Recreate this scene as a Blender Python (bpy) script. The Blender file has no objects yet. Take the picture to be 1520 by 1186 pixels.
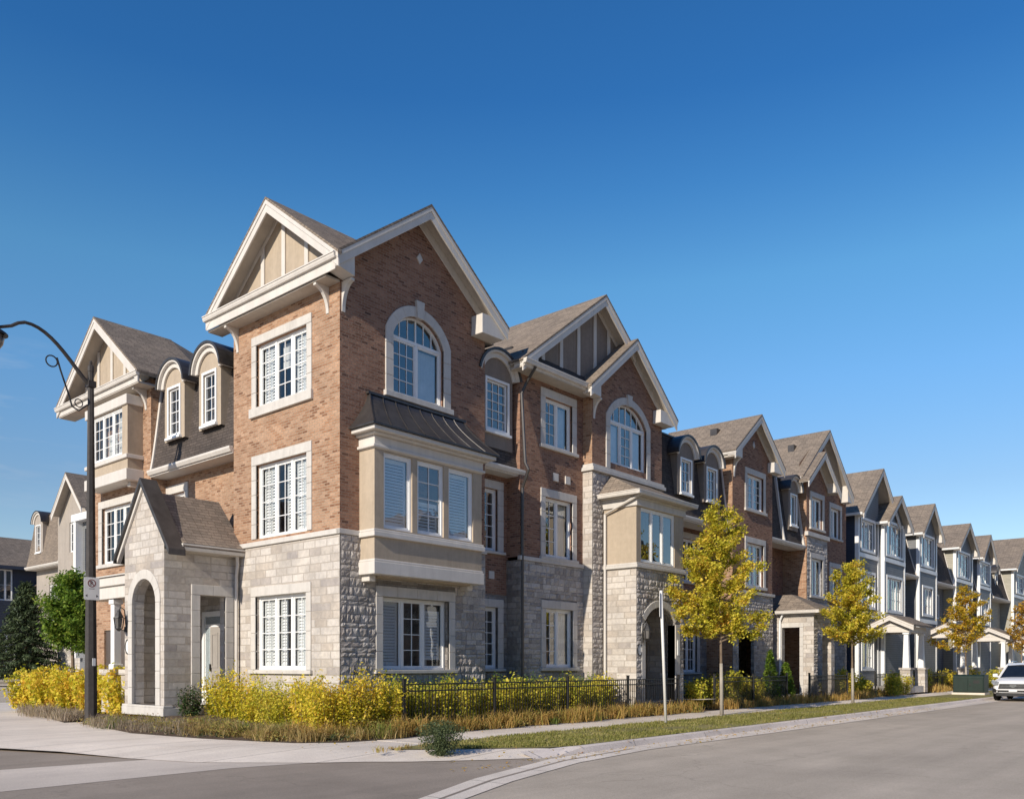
import bpy, bmesh, math, random
import numpy as np
from mathutils import Vector, Matrix
from mathutils.geometry import tessellate_polygon
S = bpy.context.scene
COL = S.collection
PI = math.pi
R_ = math.radians

# ------------------------------------------------------------------ materials
def newmat(name):
    m = bpy.data.materials.new(name); m.use_nodes = True
    nt = m.node_tree; nt.nodes.clear()
    return m, nt
def nd(nt, t, **kw):
    n = nt.nodes.new(t)
    for k, v in kw.items():
        if k in n.inputs: n.inputs[k].default_value = v
        else: setattr(n, k, v)
    return n
def lk(nt, a, b): nt.links.new(a, b)
def principled(nt, rough=.8, spec=.3):
    out = nd(nt, 'ShaderNodeOutputMaterial'); p = nd(nt, 'ShaderNodeBsdfPrincipled')
    p.inputs['Roughness'].default_value = rough
    p.inputs['Specular IOR Level'].default_value = spec
    lk(nt, p.outputs[0], out.inputs[0]); return p
def mixc(nt, a, b, f, mode='MIX'):
    n = nd(nt, 'ShaderNodeMix', data_type='RGBA', blend_type=mode)
    for i, v in ((0, f), (6, a), (7, b)):
        if hasattr(v, 'is_linked') or isinstance(v, bpy.types.NodeSocket): lk(nt, v, n.inputs[i])
        elif i == 0: n.inputs[0].default_value = v
        else: n.inputs[i].default_value = (*v, 1)
    return n.outputs[2]
def math_(nt, op, a, b=0.0):
    n = nd(nt, 'ShaderNodeMath', operation=op)
    for i, v in ((0, a), (1, b)):
        if isinstance(v, bpy.types.NodeSocket): lk(nt, v, n.inputs[i])
        else: n.inputs[i].default_value = v
    return n.outputs[0]
def facade_vec(nt):
    """(horizontal run, height, 0) of a wall or roof slope, in metres"""
    g = nd(nt, 'ShaderNodeNewGeometry')
    sp = nd(nt, 'ShaderNodeSeparateXYZ'); lk(nt, g.outputs['Position'], sp.inputs[0])
    sn = nd(nt, 'ShaderNodeSeparateXYZ'); lk(nt, g.outputs['True Normal'], sn.inputs[0])
    ax = math_(nt, 'ABSOLUTE', sn.outputs[0]); ay = math_(nt, 'ABSOLUTE', sn.outputs[1])
    m = math_(nt, 'GREATER_THAN', ax, ay)
    d = math_(nt, 'SUBTRACT', sp.outputs[1], sp.outputs[0])
    u = math_(nt, 'ADD', sp.outputs[0], math_(nt, 'MULTIPLY', m, d))
    c = nd(nt, 'ShaderNodeCombineXYZ'); lk(nt, u, c.inputs[0]); lk(nt, sp.outputs[2], c.inputs[1])
    return c.outputs[0], g.outputs['Position']
def noise(nt, vec, scale, detail=4, rough=.6):
    n = nd(nt, 'ShaderNodeTexNoise', Scale=scale, Detail=detail, Roughness=rough)
    if vec is not None: lk(nt, vec, n.inputs['Vector'])
    return n.outputs[0]
def ramp(nt, fac, stops):
    r = nd(nt, 'ShaderNodeValToRGB'); e = r.color_ramp.elements
    while len(e) < len(stops): e.new(.5)
    for i, (p, c) in enumerate(stops):
        e[i].position = p; e[i].color = (*c, 1)
    lk(nt, fac, r.inputs[0]); return r.outputs[0]
def bump(nt, h, strength, dist, p, prev=None):
    b = nd(nt, 'ShaderNodeBump', Strength=strength, Distance=dist)
    lk(nt, h, b.inputs['Height'])
    if prev is not None: lk(nt, prev, b.inputs['Normal'])
    if p is not None: lk(nt, b.outputs[0], p.inputs['Normal'])
    return b.outputs[0]

def mat_masonry(name, bw, bh, mortar, c1, c2, c3, cm, rock=.4, bstr=.6, squash=1.0, dark=None, rockscale=14, bd=.02, hv=.35):
    m, nt = newmat(name); p = principled(nt, .92, .15)
    v, pos = facade_vec(nt)
    br = nd(nt, 'ShaderNodeTexBrick', offset=.5, squash=squash, squash_frequency=3)
    lk(nt, v, br.inputs['Vector'])
    br.inputs['Scale'].default_value = 1
    br.inputs['Brick Width'].default_value = bw; br.inputs['Row Height'].default_value = bh
    br.inputs['Mortar Size'].default_value = mortar; br.inputs['Mortar Smooth'].default_value = .2
    br.inputs['Color1'].default_value = (0, 0, 0, 1); br.inputs['Color2'].default_value = (1, 1, 1, 1)
    br.inputs['Mortar'].default_value = (.5, .5, .5, 1)
    sep = nd(nt, 'ShaderNodeSeparateColor'); lk(nt, br.outputs['Color'], sep.inputs[0])
    st = [(0, c1), (.45, c2), (.9, c3)]
    if dark: st = [(0, dark), (.12, c1)] + st[1:]
    base = ramp(nt, sep.outputs[0], st)
    n1 = noise(nt, pos, 1.1, 3)
    base = mixc(nt, base, ramp(nt, n1, [(.3, (.72, .72, .74)), (.7, (1.12, 1.1, 1.08))]), .8, 'MULTIPLY')
    n2 = noise(nt, pos, 9, 5, .7)
    base = mixc(nt, base, ramp(nt, n2, [(.25, (.62, .62, .63)), (.75, (1.25, 1.25, 1.25))]), .55, 'MULTIPLY')
    # rain streaks and grime near the foot of the wall
    col = mixc(nt, base, cm, br.outputs['Fac'])
    lk(nt, col, p.inputs['Base Color'])
    inv = math_(nt, 'SUBTRACT', 1.0, br.outputs['Fac'])
    n3 = noise(nt, pos, rockscale, 6, .7)
    h = math_(nt, 'ADD', inv, math_(nt, 'MULTIPLY', n3, rock))
    h = math_(nt, 'ADD', h, math_(nt, 'MULTIPLY', sep.outputs[0], hv))
    bump(nt, h, bstr, bd, p)
    return m
def mat_flat(name, c, var=.12, scale=6, rough=.7, spec=.3, bstr=.05, metal=0):
    m, nt = newmat(name); p = principled(nt, rough, spec)
    g = nd(nt, 'ShaderNodeNewGeometry')
    n = noise(nt, g.outputs['Position'], scale, 5, .65)
    n2 = noise(nt, g.outputs['Position'], scale * .15, 2)
    a = ramp(nt, n, [(.25, (1 - var,) * 3), (.75, (1 + var,) * 3)])
    b = ramp(nt, n2, [(.3, (1 - var * .7,) * 3), (.7, (1 + var * .5,) * 3)])
    mp = nd(nt, 'ShaderNodeMapping'); mp.inputs['Scale'].default_value = (3.5, 3.5, .35); lk(nt, g.outputs['Position'], mp.inputs[0])
    n3 = noise(nt, mp.outputs[0], 1.6, 5, .7)
    s3 = ramp(nt, n3, [(.38, (1 - var * 1.3,) * 3), (.62, (1.0,) * 3)])
    cc = mixc(nt, mixc(nt, c, a, 1, 'MULTIPLY'), b, 1, 'MULTIPLY')
    lk(nt, mixc(nt, cc, s3, 1, 'MULTIPLY'), p.inputs['Base Color'])
    p.inputs['Metallic'].default_value = metal
    if bstr: bump(nt, n, bstr, .02, p)
    return m
def mat_shingle(name, c):
    m, nt = newmat(name); p = principled(nt, .95, .1)
    v, pos = facade_vec(nt)
    br = nd(nt, 'ShaderNodeTexBrick', offset=.43, squash=.7, squash_frequency=2)
    lk(nt, v, br.inputs['Vector'])
    for k, x in (('Scale', 1), ('Brick Width', .28), ('Row Height', .085), ('Mortar Size', .005), ('Mortar Smooth', .1)):
        br.inputs[k].default_value = x
    br.inputs['Color1'].default_value = (.82, .82, .82, 1); br.inputs['Color2'].default_value = (1.16, 1.14, 1.12, 1)
    br.inputs['Mortar'].default_value = (.35, .33, .33, 1)
    n = noise(nt, pos, 40, 3, .7)
    n2 = noise(nt, pos, .8, 3)
    col = mixc(nt, c, br.outputs['Color'], 1, 'MULTIPLY')
    col = mixc(nt, col, ramp(nt, n, [(.3, (.7,) * 3), (.7, (1.3,) * 3)]), .8, 'MULTIPLY')
    col = mixc(nt, col, ramp(nt, n2, [(.3, (.85,) * 3), (.7, (1.1, 1.08, 1.04))]), 1, 'MULTIPLY')
    lk(nt, col, p.inputs['Base Color'])
    inv = math_(nt, 'SUBTRACT', 1.0, br.outputs['Fac'])
    h = math_(nt, 'ADD', inv, math_(nt, 'MULTIPLY', n, .35))
    bump(nt, h, .5, .015, p)
    return m
def mat_siding(name, c):
    m, nt = newmat(name); p = principled(nt, .6, .3)
    v, pos = facade_vec(nt)
    s = nd(nt, 'ShaderNodeSeparateXYZ'); lk(nt, v, s.inputs[0])
    fr = math_(nt, 'FRACT', math_(nt, 'MULTIPLY', s.outputs[1], 8.0))
    edge = math_(nt, 'GREATER_THAN', fr, .9)
    n = noise(nt, pos, 2, 4)
    col = mixc(nt, c, ramp(nt, n, [(.3, (.88,) * 3), (.7, (1.1,) * 3)]), 1, 'MULTIPLY')
    col = mixc(nt, col, tuple(x * .45 for x in c), edge)
    lk(nt, col, p.inputs['Base Color'])
    bump(nt, math_(nt, 'SUBTRACT', 1.0, fr), .6, .02, p)
    return m
def mat_glass(name, tint=(.72, .78, .8), base=.07, gain=.6):
    m, nt = newmat(name)
    out = nd(nt, 'ShaderNodeOutputMaterial')
    tr = nd(nt, 'ShaderNodeBsdfTransparent'); tr.inputs[0].default_value = (*tint, 1)
    gl = nd(nt, 'ShaderNodeBsdfGlossy'); gl.inputs['Roughness'].default_value = .015
    gl.inputs['Color'].default_value = (.93, .97, 1, 1)
    g = nd(nt, 'ShaderNodeNewGeometry')
    n = noise(nt, g.outputs['Position'], 1.6, 2)
    b = nd(nt, 'ShaderNodeBump', Strength=.06, Distance=.05); lk(nt, n, b.inputs['Height'])
    lk(nt, b.outputs[0], gl.inputs['Normal'])
    f = nd(nt, 'ShaderNodeLayerWeight', Blend=.5)
    fac = math_(nt, 'ADD', base, math_(nt, 'MULTIPLY', math_(nt, 'POWER', f.outputs['Facing'], 4.0), gain))
    fac = math_(nt, 'MINIMUM', fac, .95)
    mx = nd(nt, 'ShaderNodeMixShader'); lk(nt, fac, mx.inputs[0]); lk(nt, tr.outputs[0], mx.inputs[1]); lk(nt, gl.outputs[0], mx.inputs[2])
    lk(nt, mx.outputs[0], out.inputs[0])
    return m
def mat_leaf(name, stops, trans=.35, patch=None):
    m, nt = newmat(name)
    out = nd(nt, 'ShaderNodeOutputMaterial')
    g = nd(nt, 'ShaderNodeNewGeometry')
    n = noise(nt, g.outputs['Position'], 1.3, 2)
    f = math_(nt, 'ADD', math_(nt, 'MULTIPLY', g.outputs['Random Per Island'], .7), math_(nt, 'MULTIPLY', math_(nt, 'SUBTRACT', n, .35), 1.0))
    c = ramp(nt, f, stops)
    d = nd(nt, 'ShaderNodeBsdfPrincipled'); d.inputs['Roughness'].default_value = .55
    d.inputs['Specular IOR Level'].default_value = .25
    t = nd(nt, 'ShaderNodeBsdfTranslucent')
    lk(nt, c, d.inputs['Base Color']); lk(nt, c, t.inputs[0])
    mx = nd(nt, 'ShaderNodeMixShader', Fac=trans)
    lk(nt, d.outputs[0], mx.inputs[1]); lk(nt, t.outputs[0], mx.inputs[2]); lk(nt, mx.outputs[0], out.inputs[0])
    return m
def mat_ground(name, c1, c2, scale=3, fine=60, rough=.95, bstr=.3, cracks=False, spots=0, joints=None):
    m, nt = newmat(name); p = principled(nt, rough, .2)
    g = nd(nt, 'ShaderNodeNewGeometry'); pos = g.outputs['Position']
    n = noise(nt, pos, scale, 6, .6)
    n0 = noise(nt, pos, scale * .12, 3)
    nf = noise(nt, pos, fine, 3, .7)
    col = mixc(nt, c1, c2, ramp(nt, n, [(.3, (0, 0, 0)), (.7, (1, 1, 1))]))
    col = mixc(nt, col, ramp(nt, n0, [(.3, (.80,) * 3), (.7, (1.12,) * 3)]), 1, 'MULTIPLY')
    mp = nd(nt, 'ShaderNodeMapping'); mp.inputs['Scale'].default_value = (.06, 1.5, 1); lk(nt, pos, mp.inputs[0])
    ng = noise(nt, pos, 140, 2, .8)
    col = mixc(nt, col, ramp(nt, ng, [(.3, (.72,) * 3), (.7, (1.26,) * 3)]), .8, 'MULTIPLY')
    ns = noise(nt, mp.outputs[0], 1.0, 4, .6)
    col = mixc(nt, col, ramp(nt, ns, [(.35, (.91,) * 3), (.65, (1.05,) * 3)]), 1, 'MULTIPLY')
    col = mixc(nt, col, ramp(nt, nf, [(.25, (.7,) * 3), (.75, (1.28,) * 3)]), .75, 'MULTIPLY')
    if cracks:
        vo = nd(nt, 'ShaderNodeTexVoronoi', feature='DISTANCE_TO_EDGE', Scale=.22)
        w = nd(nt, 'ShaderNodeVectorMath', operation='ADD'); lk(nt, pos, w.inputs[0])
        nn = nd(nt, 'ShaderNodeTexNoise', Scale=1.6, Detail=5); lk(nt, pos, nn.inputs['Vector'])
        lk(nt, nn.outputs['Color'], w.inputs[1]); lk(nt, w.outputs[0], vo.inputs['Vector'])
        k = math_(nt, 'LESS_THAN', vo.outputs[0], .0045)
        k = math_(nt, 'MULTIPLY', k, .22)
        col = mixc(nt, col, tuple(x * .45 for x in c1), k)
    if spots:
        vs = nd(nt, 'ShaderNodeTexVoronoi', Scale=spots); lk(nt, pos, vs.inputs['Vector'])
        k = math_(nt, 'MULTIPLY', math_(nt, 'LESS_THAN', vs.outputs['Distance'], .16), .5)
        col = mixc(nt, col, tuple(x * .5 for x in c1), k)
    if joints:
        sp = nd(nt, 'ShaderNodeSeparateXYZ'); lk(nt, pos, sp.inputs[0])
        fx = math_(nt, 'FRACT', math_(nt, 'MULTIPLY', sp.outputs[joints[0]], 1 / joints[1]))
        col = mixc(nt, col, tuple(x * .42 for x in c1), math_(nt, 'LESS_THAN', fx, .025 / joints[1]))
    lk(nt, col, p.inputs['Base Color'])
    bump(nt, nf, bstr, .01, p)
    return m

M = {}
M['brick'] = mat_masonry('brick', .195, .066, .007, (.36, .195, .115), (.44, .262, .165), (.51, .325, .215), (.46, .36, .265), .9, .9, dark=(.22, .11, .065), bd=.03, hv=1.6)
M['brick_shaded'] = mat_masonry('shaded_brick', .195, .066, .007, (.26, .135, .09), (.325, .178, .12), (.385, .225, .155), (.34, .255, .20), .9, .9, dark=(.14, .08, .06), bd=.035, hv=2.2)  # darker copy of the brick, shade of the street fronts put into its colour
M['stone'] = mat_masonry('ashlar_stone', .46, .19, .012, (.49, .435, .375), (.555, .51, .455), (.625, .585, .535), (.43, .385, .335), .8, .9, squash=1.7, rockscale=9, dark=(.43, .395, .37), hv=.5)
M['rubble'] = mat_masonry('rubble_stone', .36, .17, .010, (.36, .33, .30), (.46, .43, .40), (.56, .525, .485), (.33, .30, .275), 3.4, 1.0, squash=1.6, rockscale=8, bd=.06)
def mat_rubble(name):
    m, nt = newmat(name); p = principled(nt, .95, .1)
    g = nd(nt, 'ShaderNodeNewGeometry')
    c = ramp(nt, g.outputs['Random Per Island'], [(0, (.36, .33, .305)), (.3, (.47, .43, .395)), (.6, (.55, .51, .465)), (.85, (.60, .56, .52)), (1, (.44, .385, .345))])
    n = noise(nt, g.outputs['Position'], 16, 6, .7); n2 = noise(nt, g.outputs['Position'], 1.2, 3)
    c = mixc(nt, c, ramp(nt, n, [(.25, (.66,) * 3), (.75, (1.25,) * 3)]), .8, 'MULTIPLY')
    c = mixc(nt, c, ramp(nt, n2, [(.3, (.85,) * 3), (.7, (1.08,) * 3)]), 1, 'MULTIPLY')
    lk(nt, c, p.inputs['Base Color']); bump(nt, n, .9, .04, p)
    return m
M['split_stone'] = mat_rubble('split_face_stone')
M['precast'] = mat_flat('precast_stone', (.60, .57, .53), .08, 5, .85, .2, .08)
M['trim'] = mat_flat('cream_trim', (.66, .62, .57), .06, 3, .55, .35, .02)
M['white'] = mat_flat('white_paint', (.85, .85, .84), .04, 3, .45, .4, .01)
M['soffit'] = mat_flat('soffit', (.52, .47, .41), .08, 3, .7, .2, .02)
M['stucco'] = mat_flat('beige_stucco', (.46, .38, .29), .08, 8, .9, .2, .08)
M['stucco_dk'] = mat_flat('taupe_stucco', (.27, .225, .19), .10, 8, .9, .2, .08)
M['shingle'] = mat_shingle('shingles', (.25, .21, .175))
M['shingle_dk'] = mat_shingle('mansard_shingles', (.098, .084, .078))
M['metal'] = mat_flat('dark_metal_roof', (.075, .068, .066), .2, 4, .38, .5, .03, .3)
M['black'] = mat_flat('black_metal', (.022, .021, .022), .2, 6, .45, .5, .02)
M['pole'] = mat_flat('dark_pole', (.055, .048, .045), .25, 9, .6, .4, .06)
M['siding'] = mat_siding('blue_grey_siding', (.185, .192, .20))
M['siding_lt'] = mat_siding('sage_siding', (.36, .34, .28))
M['siding_dk'] = mat_siding('navy_and_shade_siding', (.05, .06, .085))
M['glass'] = mat_glass('window_glass', tint=(.86, .90, .92), base=.22, gain=.7)
M['glass_l'] = mat_glass('window_glass_front', (.88, .91, .92), .10, .5)
M['stucco_grey'] = mat_flat('greige_stucco', (.40, .355, .31), .08, 8, .9, .2, .08)
M['lantern'] = mat_flat('lantern_glass', (.16, .15, .14), .2, 5, .2, .6, 0)
M['dark'] = mat_flat('dim_interior', (.055, .05, .048), .3, 2, .9, .1, 0)
M['interior'] = mat_flat('room_interior', (.20, .19, .18), .3, 1.2, .9, .1, 0)
M['blind'] = mat_flat('white_shutter', (.86, .85, .83), .03, 3, .6, .3, 0)
M['curtain'] = mat_flat('pale_curtain', (.70, .69, .67), .12, 5, .9, .1, .1)
M['door_white'] = mat_flat('pale_door', (.36, .335, .31), .05, 4, .45, .4, .01)
M['door'] = mat_flat('dark_door', (.12, .095, .085), .15, 4, .4, .4, .02)
M['asphalt'] = mat_ground('asphalt', (.47, .40, .318), (.535, .455, .365), 1.2, 55, .92, .35, cracks=True)
M['asphalt2'] = mat_ground('side_street_asphalt', (.31, .26, .212), (.36, .30, .245), 1.4, 55, .92, .35, cracks=True)
M['walk'] = mat_ground('pavement_concrete', (.71, .625, .535), (.79, .70, .605), 2.2, 45, .9, .2, spots=.0, joints=(0, 1.5))
M['walk2'] = mat_ground('corner_concrete', (.71, .625, .535), (.78, .695, .60), 1.5, 45, .9, .2, joints=(1, 1.5))
M['xwalk'] = mat_ground('crossing_concrete', (.57, .495, .425), (.63, .55, .47), 1.8, 45, .9, .2)
M['curb'] = mat_ground('kerb_concrete', (.70, .62, .56), (.78, .69, .62), 3, 45, .9, .2, joints=(0, 3.0))
M['soil'] = mat_ground('bed_mulch', (.075, .05, .036), (.13, .095, .065), 5, 30, .98, .9)
M['turf'] = mat_ground('turf', (.21, .20, .07), (.30, .25, .11), 2.5, 50, .98, .8)
M['turf_dk'] = mat_ground('shaded_lawn', (.07, .10, .025), (.10, .13, .04), 2.5, 30, .98, .8)
M['leaf_street'] = mat_leaf('street_tree_leaves', [(.0, (.17, .19, .015)), (.3, (.50, .48, .045)), (.6, (.80, .69, .09)), (.86, (.86, .62, .10)), (1, (.58, .24, .04))], .45)
M['leaf_gold'] = mat_leaf('golden_tree_leaves', [(.0, (.22, .20, .02)), (.35, (.52, .42, .035)), (.65, (.76, .52, .06)), (1, (.60, .28, .05))], .45)
M['leaf_orange'] = mat_leaf('turning_tree_leaves', [(.0, (.24, .17, .02)), (.4, (.56, .38, .05)), (.7, (.70, .42, .08)), (1, (.50, .22, .05))], .4)
M['leaf_yellow'] = mat_leaf('yellow_hedge_leaves', [(.0, (.16, .20, .015)), (.18, (.36, .38, .03)), (.38, (.70, .60, .045)), (.62, (.88, .72, .08)), (.85, (.92, .62, .10)), (1, (.72, .36, .06))], .42)
M['leaf_lime'] = mat_leaf('lime_hedge_leaves', [(.0, (.18, .21, .02)), (.35, (.50, .50, .05)), (.65, (.80, .69, .09)), (1, (.70, .50, .08))], .4)
M['leaf_green'] = mat_leaf('green_leaves', [(.0, (.05, .10, .016)), (.45, (.15, .26, .03)), (.75, (.26, .36, .05)), (1, (.40, .38, .07))], .4)
M['leaf_dark'] = mat_leaf('dark_green_leaves', [(.0, (.015, .03, .010)), (.5, (.04, .075, .02)), (1, (.08, .12, .03))], .2)
M['leaf_grey'] = mat_leaf('grey_green_leaves', [(.0, (.03, .045, .018)), (.5, (.09, .12, .05)), (1, (.16, .19, .09))], .2)
M['needle'] = mat_leaf('spruce_needles', [(.0, (.02, .036, .018)), (.5, (.06, .09, .04)), (1, (.14, .18, .08))], .1)
M['grass_dry'] = mat_leaf('dry_grass', [(.0, (.14, .13, .04)), (.3, (.42, .30, .12)), (.6, (.60, .44, .20)), (.85, (.36, .34, .09)), (1, (.52, .28, .10))], .4)
M['grass_orange'] = mat_leaf('russet_grass', [(.0, (.20, .16, .05)), (.3, (.52, .32, .09)), (.6, (.66, .44, .15)), (.85, (.38, .36, .08)), (1, (.58, .27, .07))], .4)
M['grass_mauve'] = mat_leaf('mauve_grass', [(.0, (.18, .16, .09)), (.4, (.40, .32, .24)), (.7, (.54, .44, .33)), (1, (.30, .30, .13))], .4)
M['leaf_perennial'] = mat_leaf('autumn_perennials', [(.0, (.10, .07, .03)), (.25, (.30, .17, .07)), (.5, (.42, .34, .09)), (.75, (.30, .32, .08)), (1, (.52, .24, .10))], .35)
M['grass_sedge'] = mat_leaf('green_sedge', [(.0, (.08, .12, .03)), (.4, (.20, .26, .05)), (.75, (.34, .36, .08)), (1, (.42, .36, .12))], .35)
M['grass_green'] = mat_leaf('lawn_blades', [(.0, (.13, .15, .03)), (.4, (.28, .28, .07)), (.75, (.42, .37, .13)), (1, (.52, .43, .20))], .35)
M['bark'] = mat_flat('bark', (.24, .18, .13), .35, 18, .95, .1, .5)
M['bark_white'] = mat_flat('trunk_guard', (.42, .38, .32), .15, 8, .7, .2, .1)
M['post_white'] = mat_flat('white_post', (.78, .76, .72), .05, 4, .5, .3, .02)
M['sign_white'] = mat_flat('sign_white', (.82, .81, .79), .04, 4, .4, .4, 0)
M['sign_dark'] = mat_flat('sign_ink', (.04, .03, .03), .1, 4, .5, .3, 0)
M['sign_red'] = mat_flat('sign_ring', (.22, .05, .05), .1, 4, .5, .3, 0)
M['carpaint'] = mat_flat('car_white', (.80, .80, .79), .03, 2, .25, .6, 0)
M['carglass'] = mat_flat('car_glass', (.012, .016, .022), .2, 2, .06, .8, 0)
M['tyre'] = mat_flat('tyre', (.018, .018, .018), .2, 8, .8, .2, .05)
M['chrome'] = mat_flat('chrome', (.42, .42, .43), .08, 5, .22, .5, 0, .9)
M['plastic'] = mat_flat('dark_plastic', (.03, .03, .032), .15, 5, .5, .4, .02)
M['lamp_glass'] = mat_flat('headlight_glass', (.30, .32, .34), .2, 8, .12, .7, 0)
M['plate'] = mat_flat('plate_white', (.75, .76, .78), .05, 4, .4, .4, 0)
M['utility'] = mat_flat('utility_green', (.012, .030, .024), .18, 4, .5, .4, .03)
M['yellow'] = mat_flat('yellow_plastic', (.75, .50, .02), .1, 4, .5, .3, 0)
M['teal'] = mat_flat('teal_metal', (.20, .36, .36), .1, 4, .4, .4, 0)

# ------------------------------------------------------------------ objects
BASE = {}
def thing(name, label, cat, loc=(0, 0, 0), group=None):
    o = bpy.data.objects.new(name, None); COL.objects.link(o)
    o.empty_display_size = .2
    o.location = loc; o['label'] = label; o['category'] = cat
    if group: o['group'] = group
    BASE[o.name] = Vector(loc); return o
def tag(o, label=None, cat=None, group=None, kind=None):
    for k, v in (('label', label), ('category', cat), ('group', group), ('kind', kind)):
        if v: o[k] = v
    return o
def copy_tree(o, parent=None):
    c = o.copy(); COL.objects.link(c)
    if parent is not None:
        c.parent = parent
    for ch in list(o.children): copy_tree(ch, c)
    return c
def base_of(o):
    while o is not None:
        if o.name in BASE: return BASE[o.name]
        o = o.parent
    return Vector((0, 0, 0))

class Fr:
    """facade frame: u along the wall, v outwards, z up"""
    def __init__(s, o, du, dv): s.o = Vector((*o, 0)); s.du = Vector((*du, 0)); s.dv = Vector((*dv, 0))
    def __call__(s, u, v, z): return s.o + s.du * u + s.dv * v + Vector((0, 0, z))
def FY(Y): return Fr((0, Y), (1, 0), (0, -1))      # wall facing -Y, u = X
def FX(X): return Fr((X, 0), (0, 1), (-1, 0))      # wall facing -X, u = Y
WORLD = Fr((0, 0), (1, 0), (0, 1))

class MB:
    def __init__(s, fr=WORLD): s.v = []; s.f = []; s.fr = fr
    def add(s, pts, faces):
        n = len(s.v); s.v += [tuple(p) for p in pts]; s.f += [tuple(i + n for i in f) for f in faces]; return s
    def box(s, u0, u1, v0, v1, z0, z1):
        P = [s.fr(u, v, z) for z in (z0, z1) for (u, v) in ((u0, v0), (u1, v0), (u1, v1), (u0, v1))]
        return s.add(P, [(0, 1, 2, 3), (4, 5, 6, 7), (0, 1, 5, 4), (1, 2, 6, 5), (2, 3, 7, 6), (3, 0, 4, 7)])
    def poly(s, pts): return s.add([s.fr(*p) for p in pts], [tuple(range(len(pts)))])
    def prism(s, pts, v0, v1):          # closed (u,z) polygon between two depths
        n = len(pts)
        P = [s.fr(u, v0, z) for u, z in pts] + [s.fr(u, v1, z) for u, z in pts]
        tri = tessellate_polygon([[Vector((u, z, 0)) for u, z in pts]])
        F = [tuple(t) for t in tri] + [tuple(i + n for i in t) for t in tri]
        F += [(i, (i + 1) % n, n + (i + 1) % n, n + i) for i in range(n)]
        return s.add(P, F)
    def prism_u(s, pts, u0, u1):        # closed (v,z) polygon between two u
        n = len(pts)
        P = [s.fr(u0, v, z) for v, z in pts] + [s.fr(u1, v, z) for v, z in pts]
        tri = tessellate_polygon([[Vector((v, z, 0)) for v, z in pts]])
        F = [tuple(t) for t in tri] + [tuple(i + n for i in t) for t in tri]
        F += [(i, (i + 1) % n, n + (i + 1) % n, n + i) for i in range(n)]
        return s.add(P, F)
    def prism_z(s, pts, z0, z1):        # closed (u,v) polygon between two heights
        n = len(pts)
        P = [s.fr(u, v, z0) for u, v in pts] + [s.fr(u, v, z1) for u, v in pts]
        tri = tessellate_polygon([[Vector((u, v, 0)) for u, v in pts]])
        F = [tuple(t) for t in tri] + [tuple(i + n for i in t) for t in tri]
        F += [(i, (i + 1) % n, n + (i + 1) % n, n + i) for i in range(n)]
        return s.add(P, F)
    def wall(s, outer, holes, v, depth=.13, thick=0):
        loops = [outer] + holes
        flat = [p for l in loops for p in l]
        tri = tessellate_polygon([[Vector((u, z, 0)) for u, z in l] for l in loops])
        s.add([s.fr(u, v, z) for u, z in flat], [tuple(t) for t in tri])
        for h in holes:
            n = len(h)
            s.add([s.fr(u, v, z) for u, z in h] + [s.fr(u, v - depth, z) for u, z in h],
                  [(i, (i + 1) % n, n + (i + 1) % n, n + i) for i in range(n)])
        if thick:
            n = len(outer)
            s.add([s.fr(u, v, z) for u, z in outer] + [s.fr(u, v - thick, z) for u, z in outer],
                  [(i, (i + 1) % n, n + (i + 1) % n, n + i) for i in range(n)])
        return s
    def ring(s, a, b, v0, v1, closed=True):   # strip solid between two (u,z) loops of equal length
        n = len(a)
        P = [s.fr(u, v, z) for v in (v0, v1) for l in (a, b) for u, z in l]
        F = []
        for i in range(n if closed else n - 1):
            j = (i + 1) % n
            F += [(2*n + i, 2*n + j, 3*n + j, 3*n + i), (i, j, n + j, n + i), (i, j, 2*n + j, 2*n + i), (n + i, n + j, 3*n + j, 3*n + i)]
        if not closed:
            for i in (0, n - 1): F.append((i, n + i, 3*n + i, 2*n + i))
        return s.add(P, F)
    def tube(s, path, r, k=8, r1=None, cap=True):
        path = [s.fr(*p) if not isinstance(p, Vector) else p for p in path]
        N = len(path); rings = []
        up = Vector((0, 0, 1))
        prev = None
        for i, p in enumerate(path):
            d = (path[min(i + 1, N - 1)] - path[max(i - 1, 0)]).normalized()
            if prev is None:
                a = d.cross(up)
                if a.length < 1e-3: a = d.cross(Vector((1, 0, 0)))
                a.normalize()
            else:
                a = (prev - d * prev.dot(d)).normalized()
            prev = a; b = d.cross(a)
            rr = r if r1 is None else r + (r1 - r) * i / max(1, N - 1)
            rings.append([p + a * (rr * math.cos(2*PI*j/k)) + b * (rr * math.sin(2*PI*j/k)) for j in range(k)])
        F = []
        for i in range(N - 1):
            for j in range(k):
                F.append((i*k + j, i*k + (j+1) % k, (i+1)*k + (j+1) % k, (i+1)*k + j))
        if cap: F += [tuple(range(k)), tuple(range((N-1)*k, N*k))]
        return s.add([p for r in rings for p in r], F)
    def lathe(s, c, prof, k=12):        # (r,z) profile about a vertical axis at (u,v)
        P = []; F = []
        for r, z in prof:
            for j in range(k): P.append(s.fr(c[0] + r*math.cos(2*PI*j/k), c[1] + r*math.sin(2*PI*j/k), z))
        for i in range(len(prof) - 1):
            for j in range(k): F.append((i*k+j, i*k+(j+1) % k, (i+1)*k+(j+1) % k, (i+1)*k+j))
        F += [tuple(range(k)), tuple(range((len(prof)-1)*k, len(prof)*k))]
        return s.add(P, F)
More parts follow.
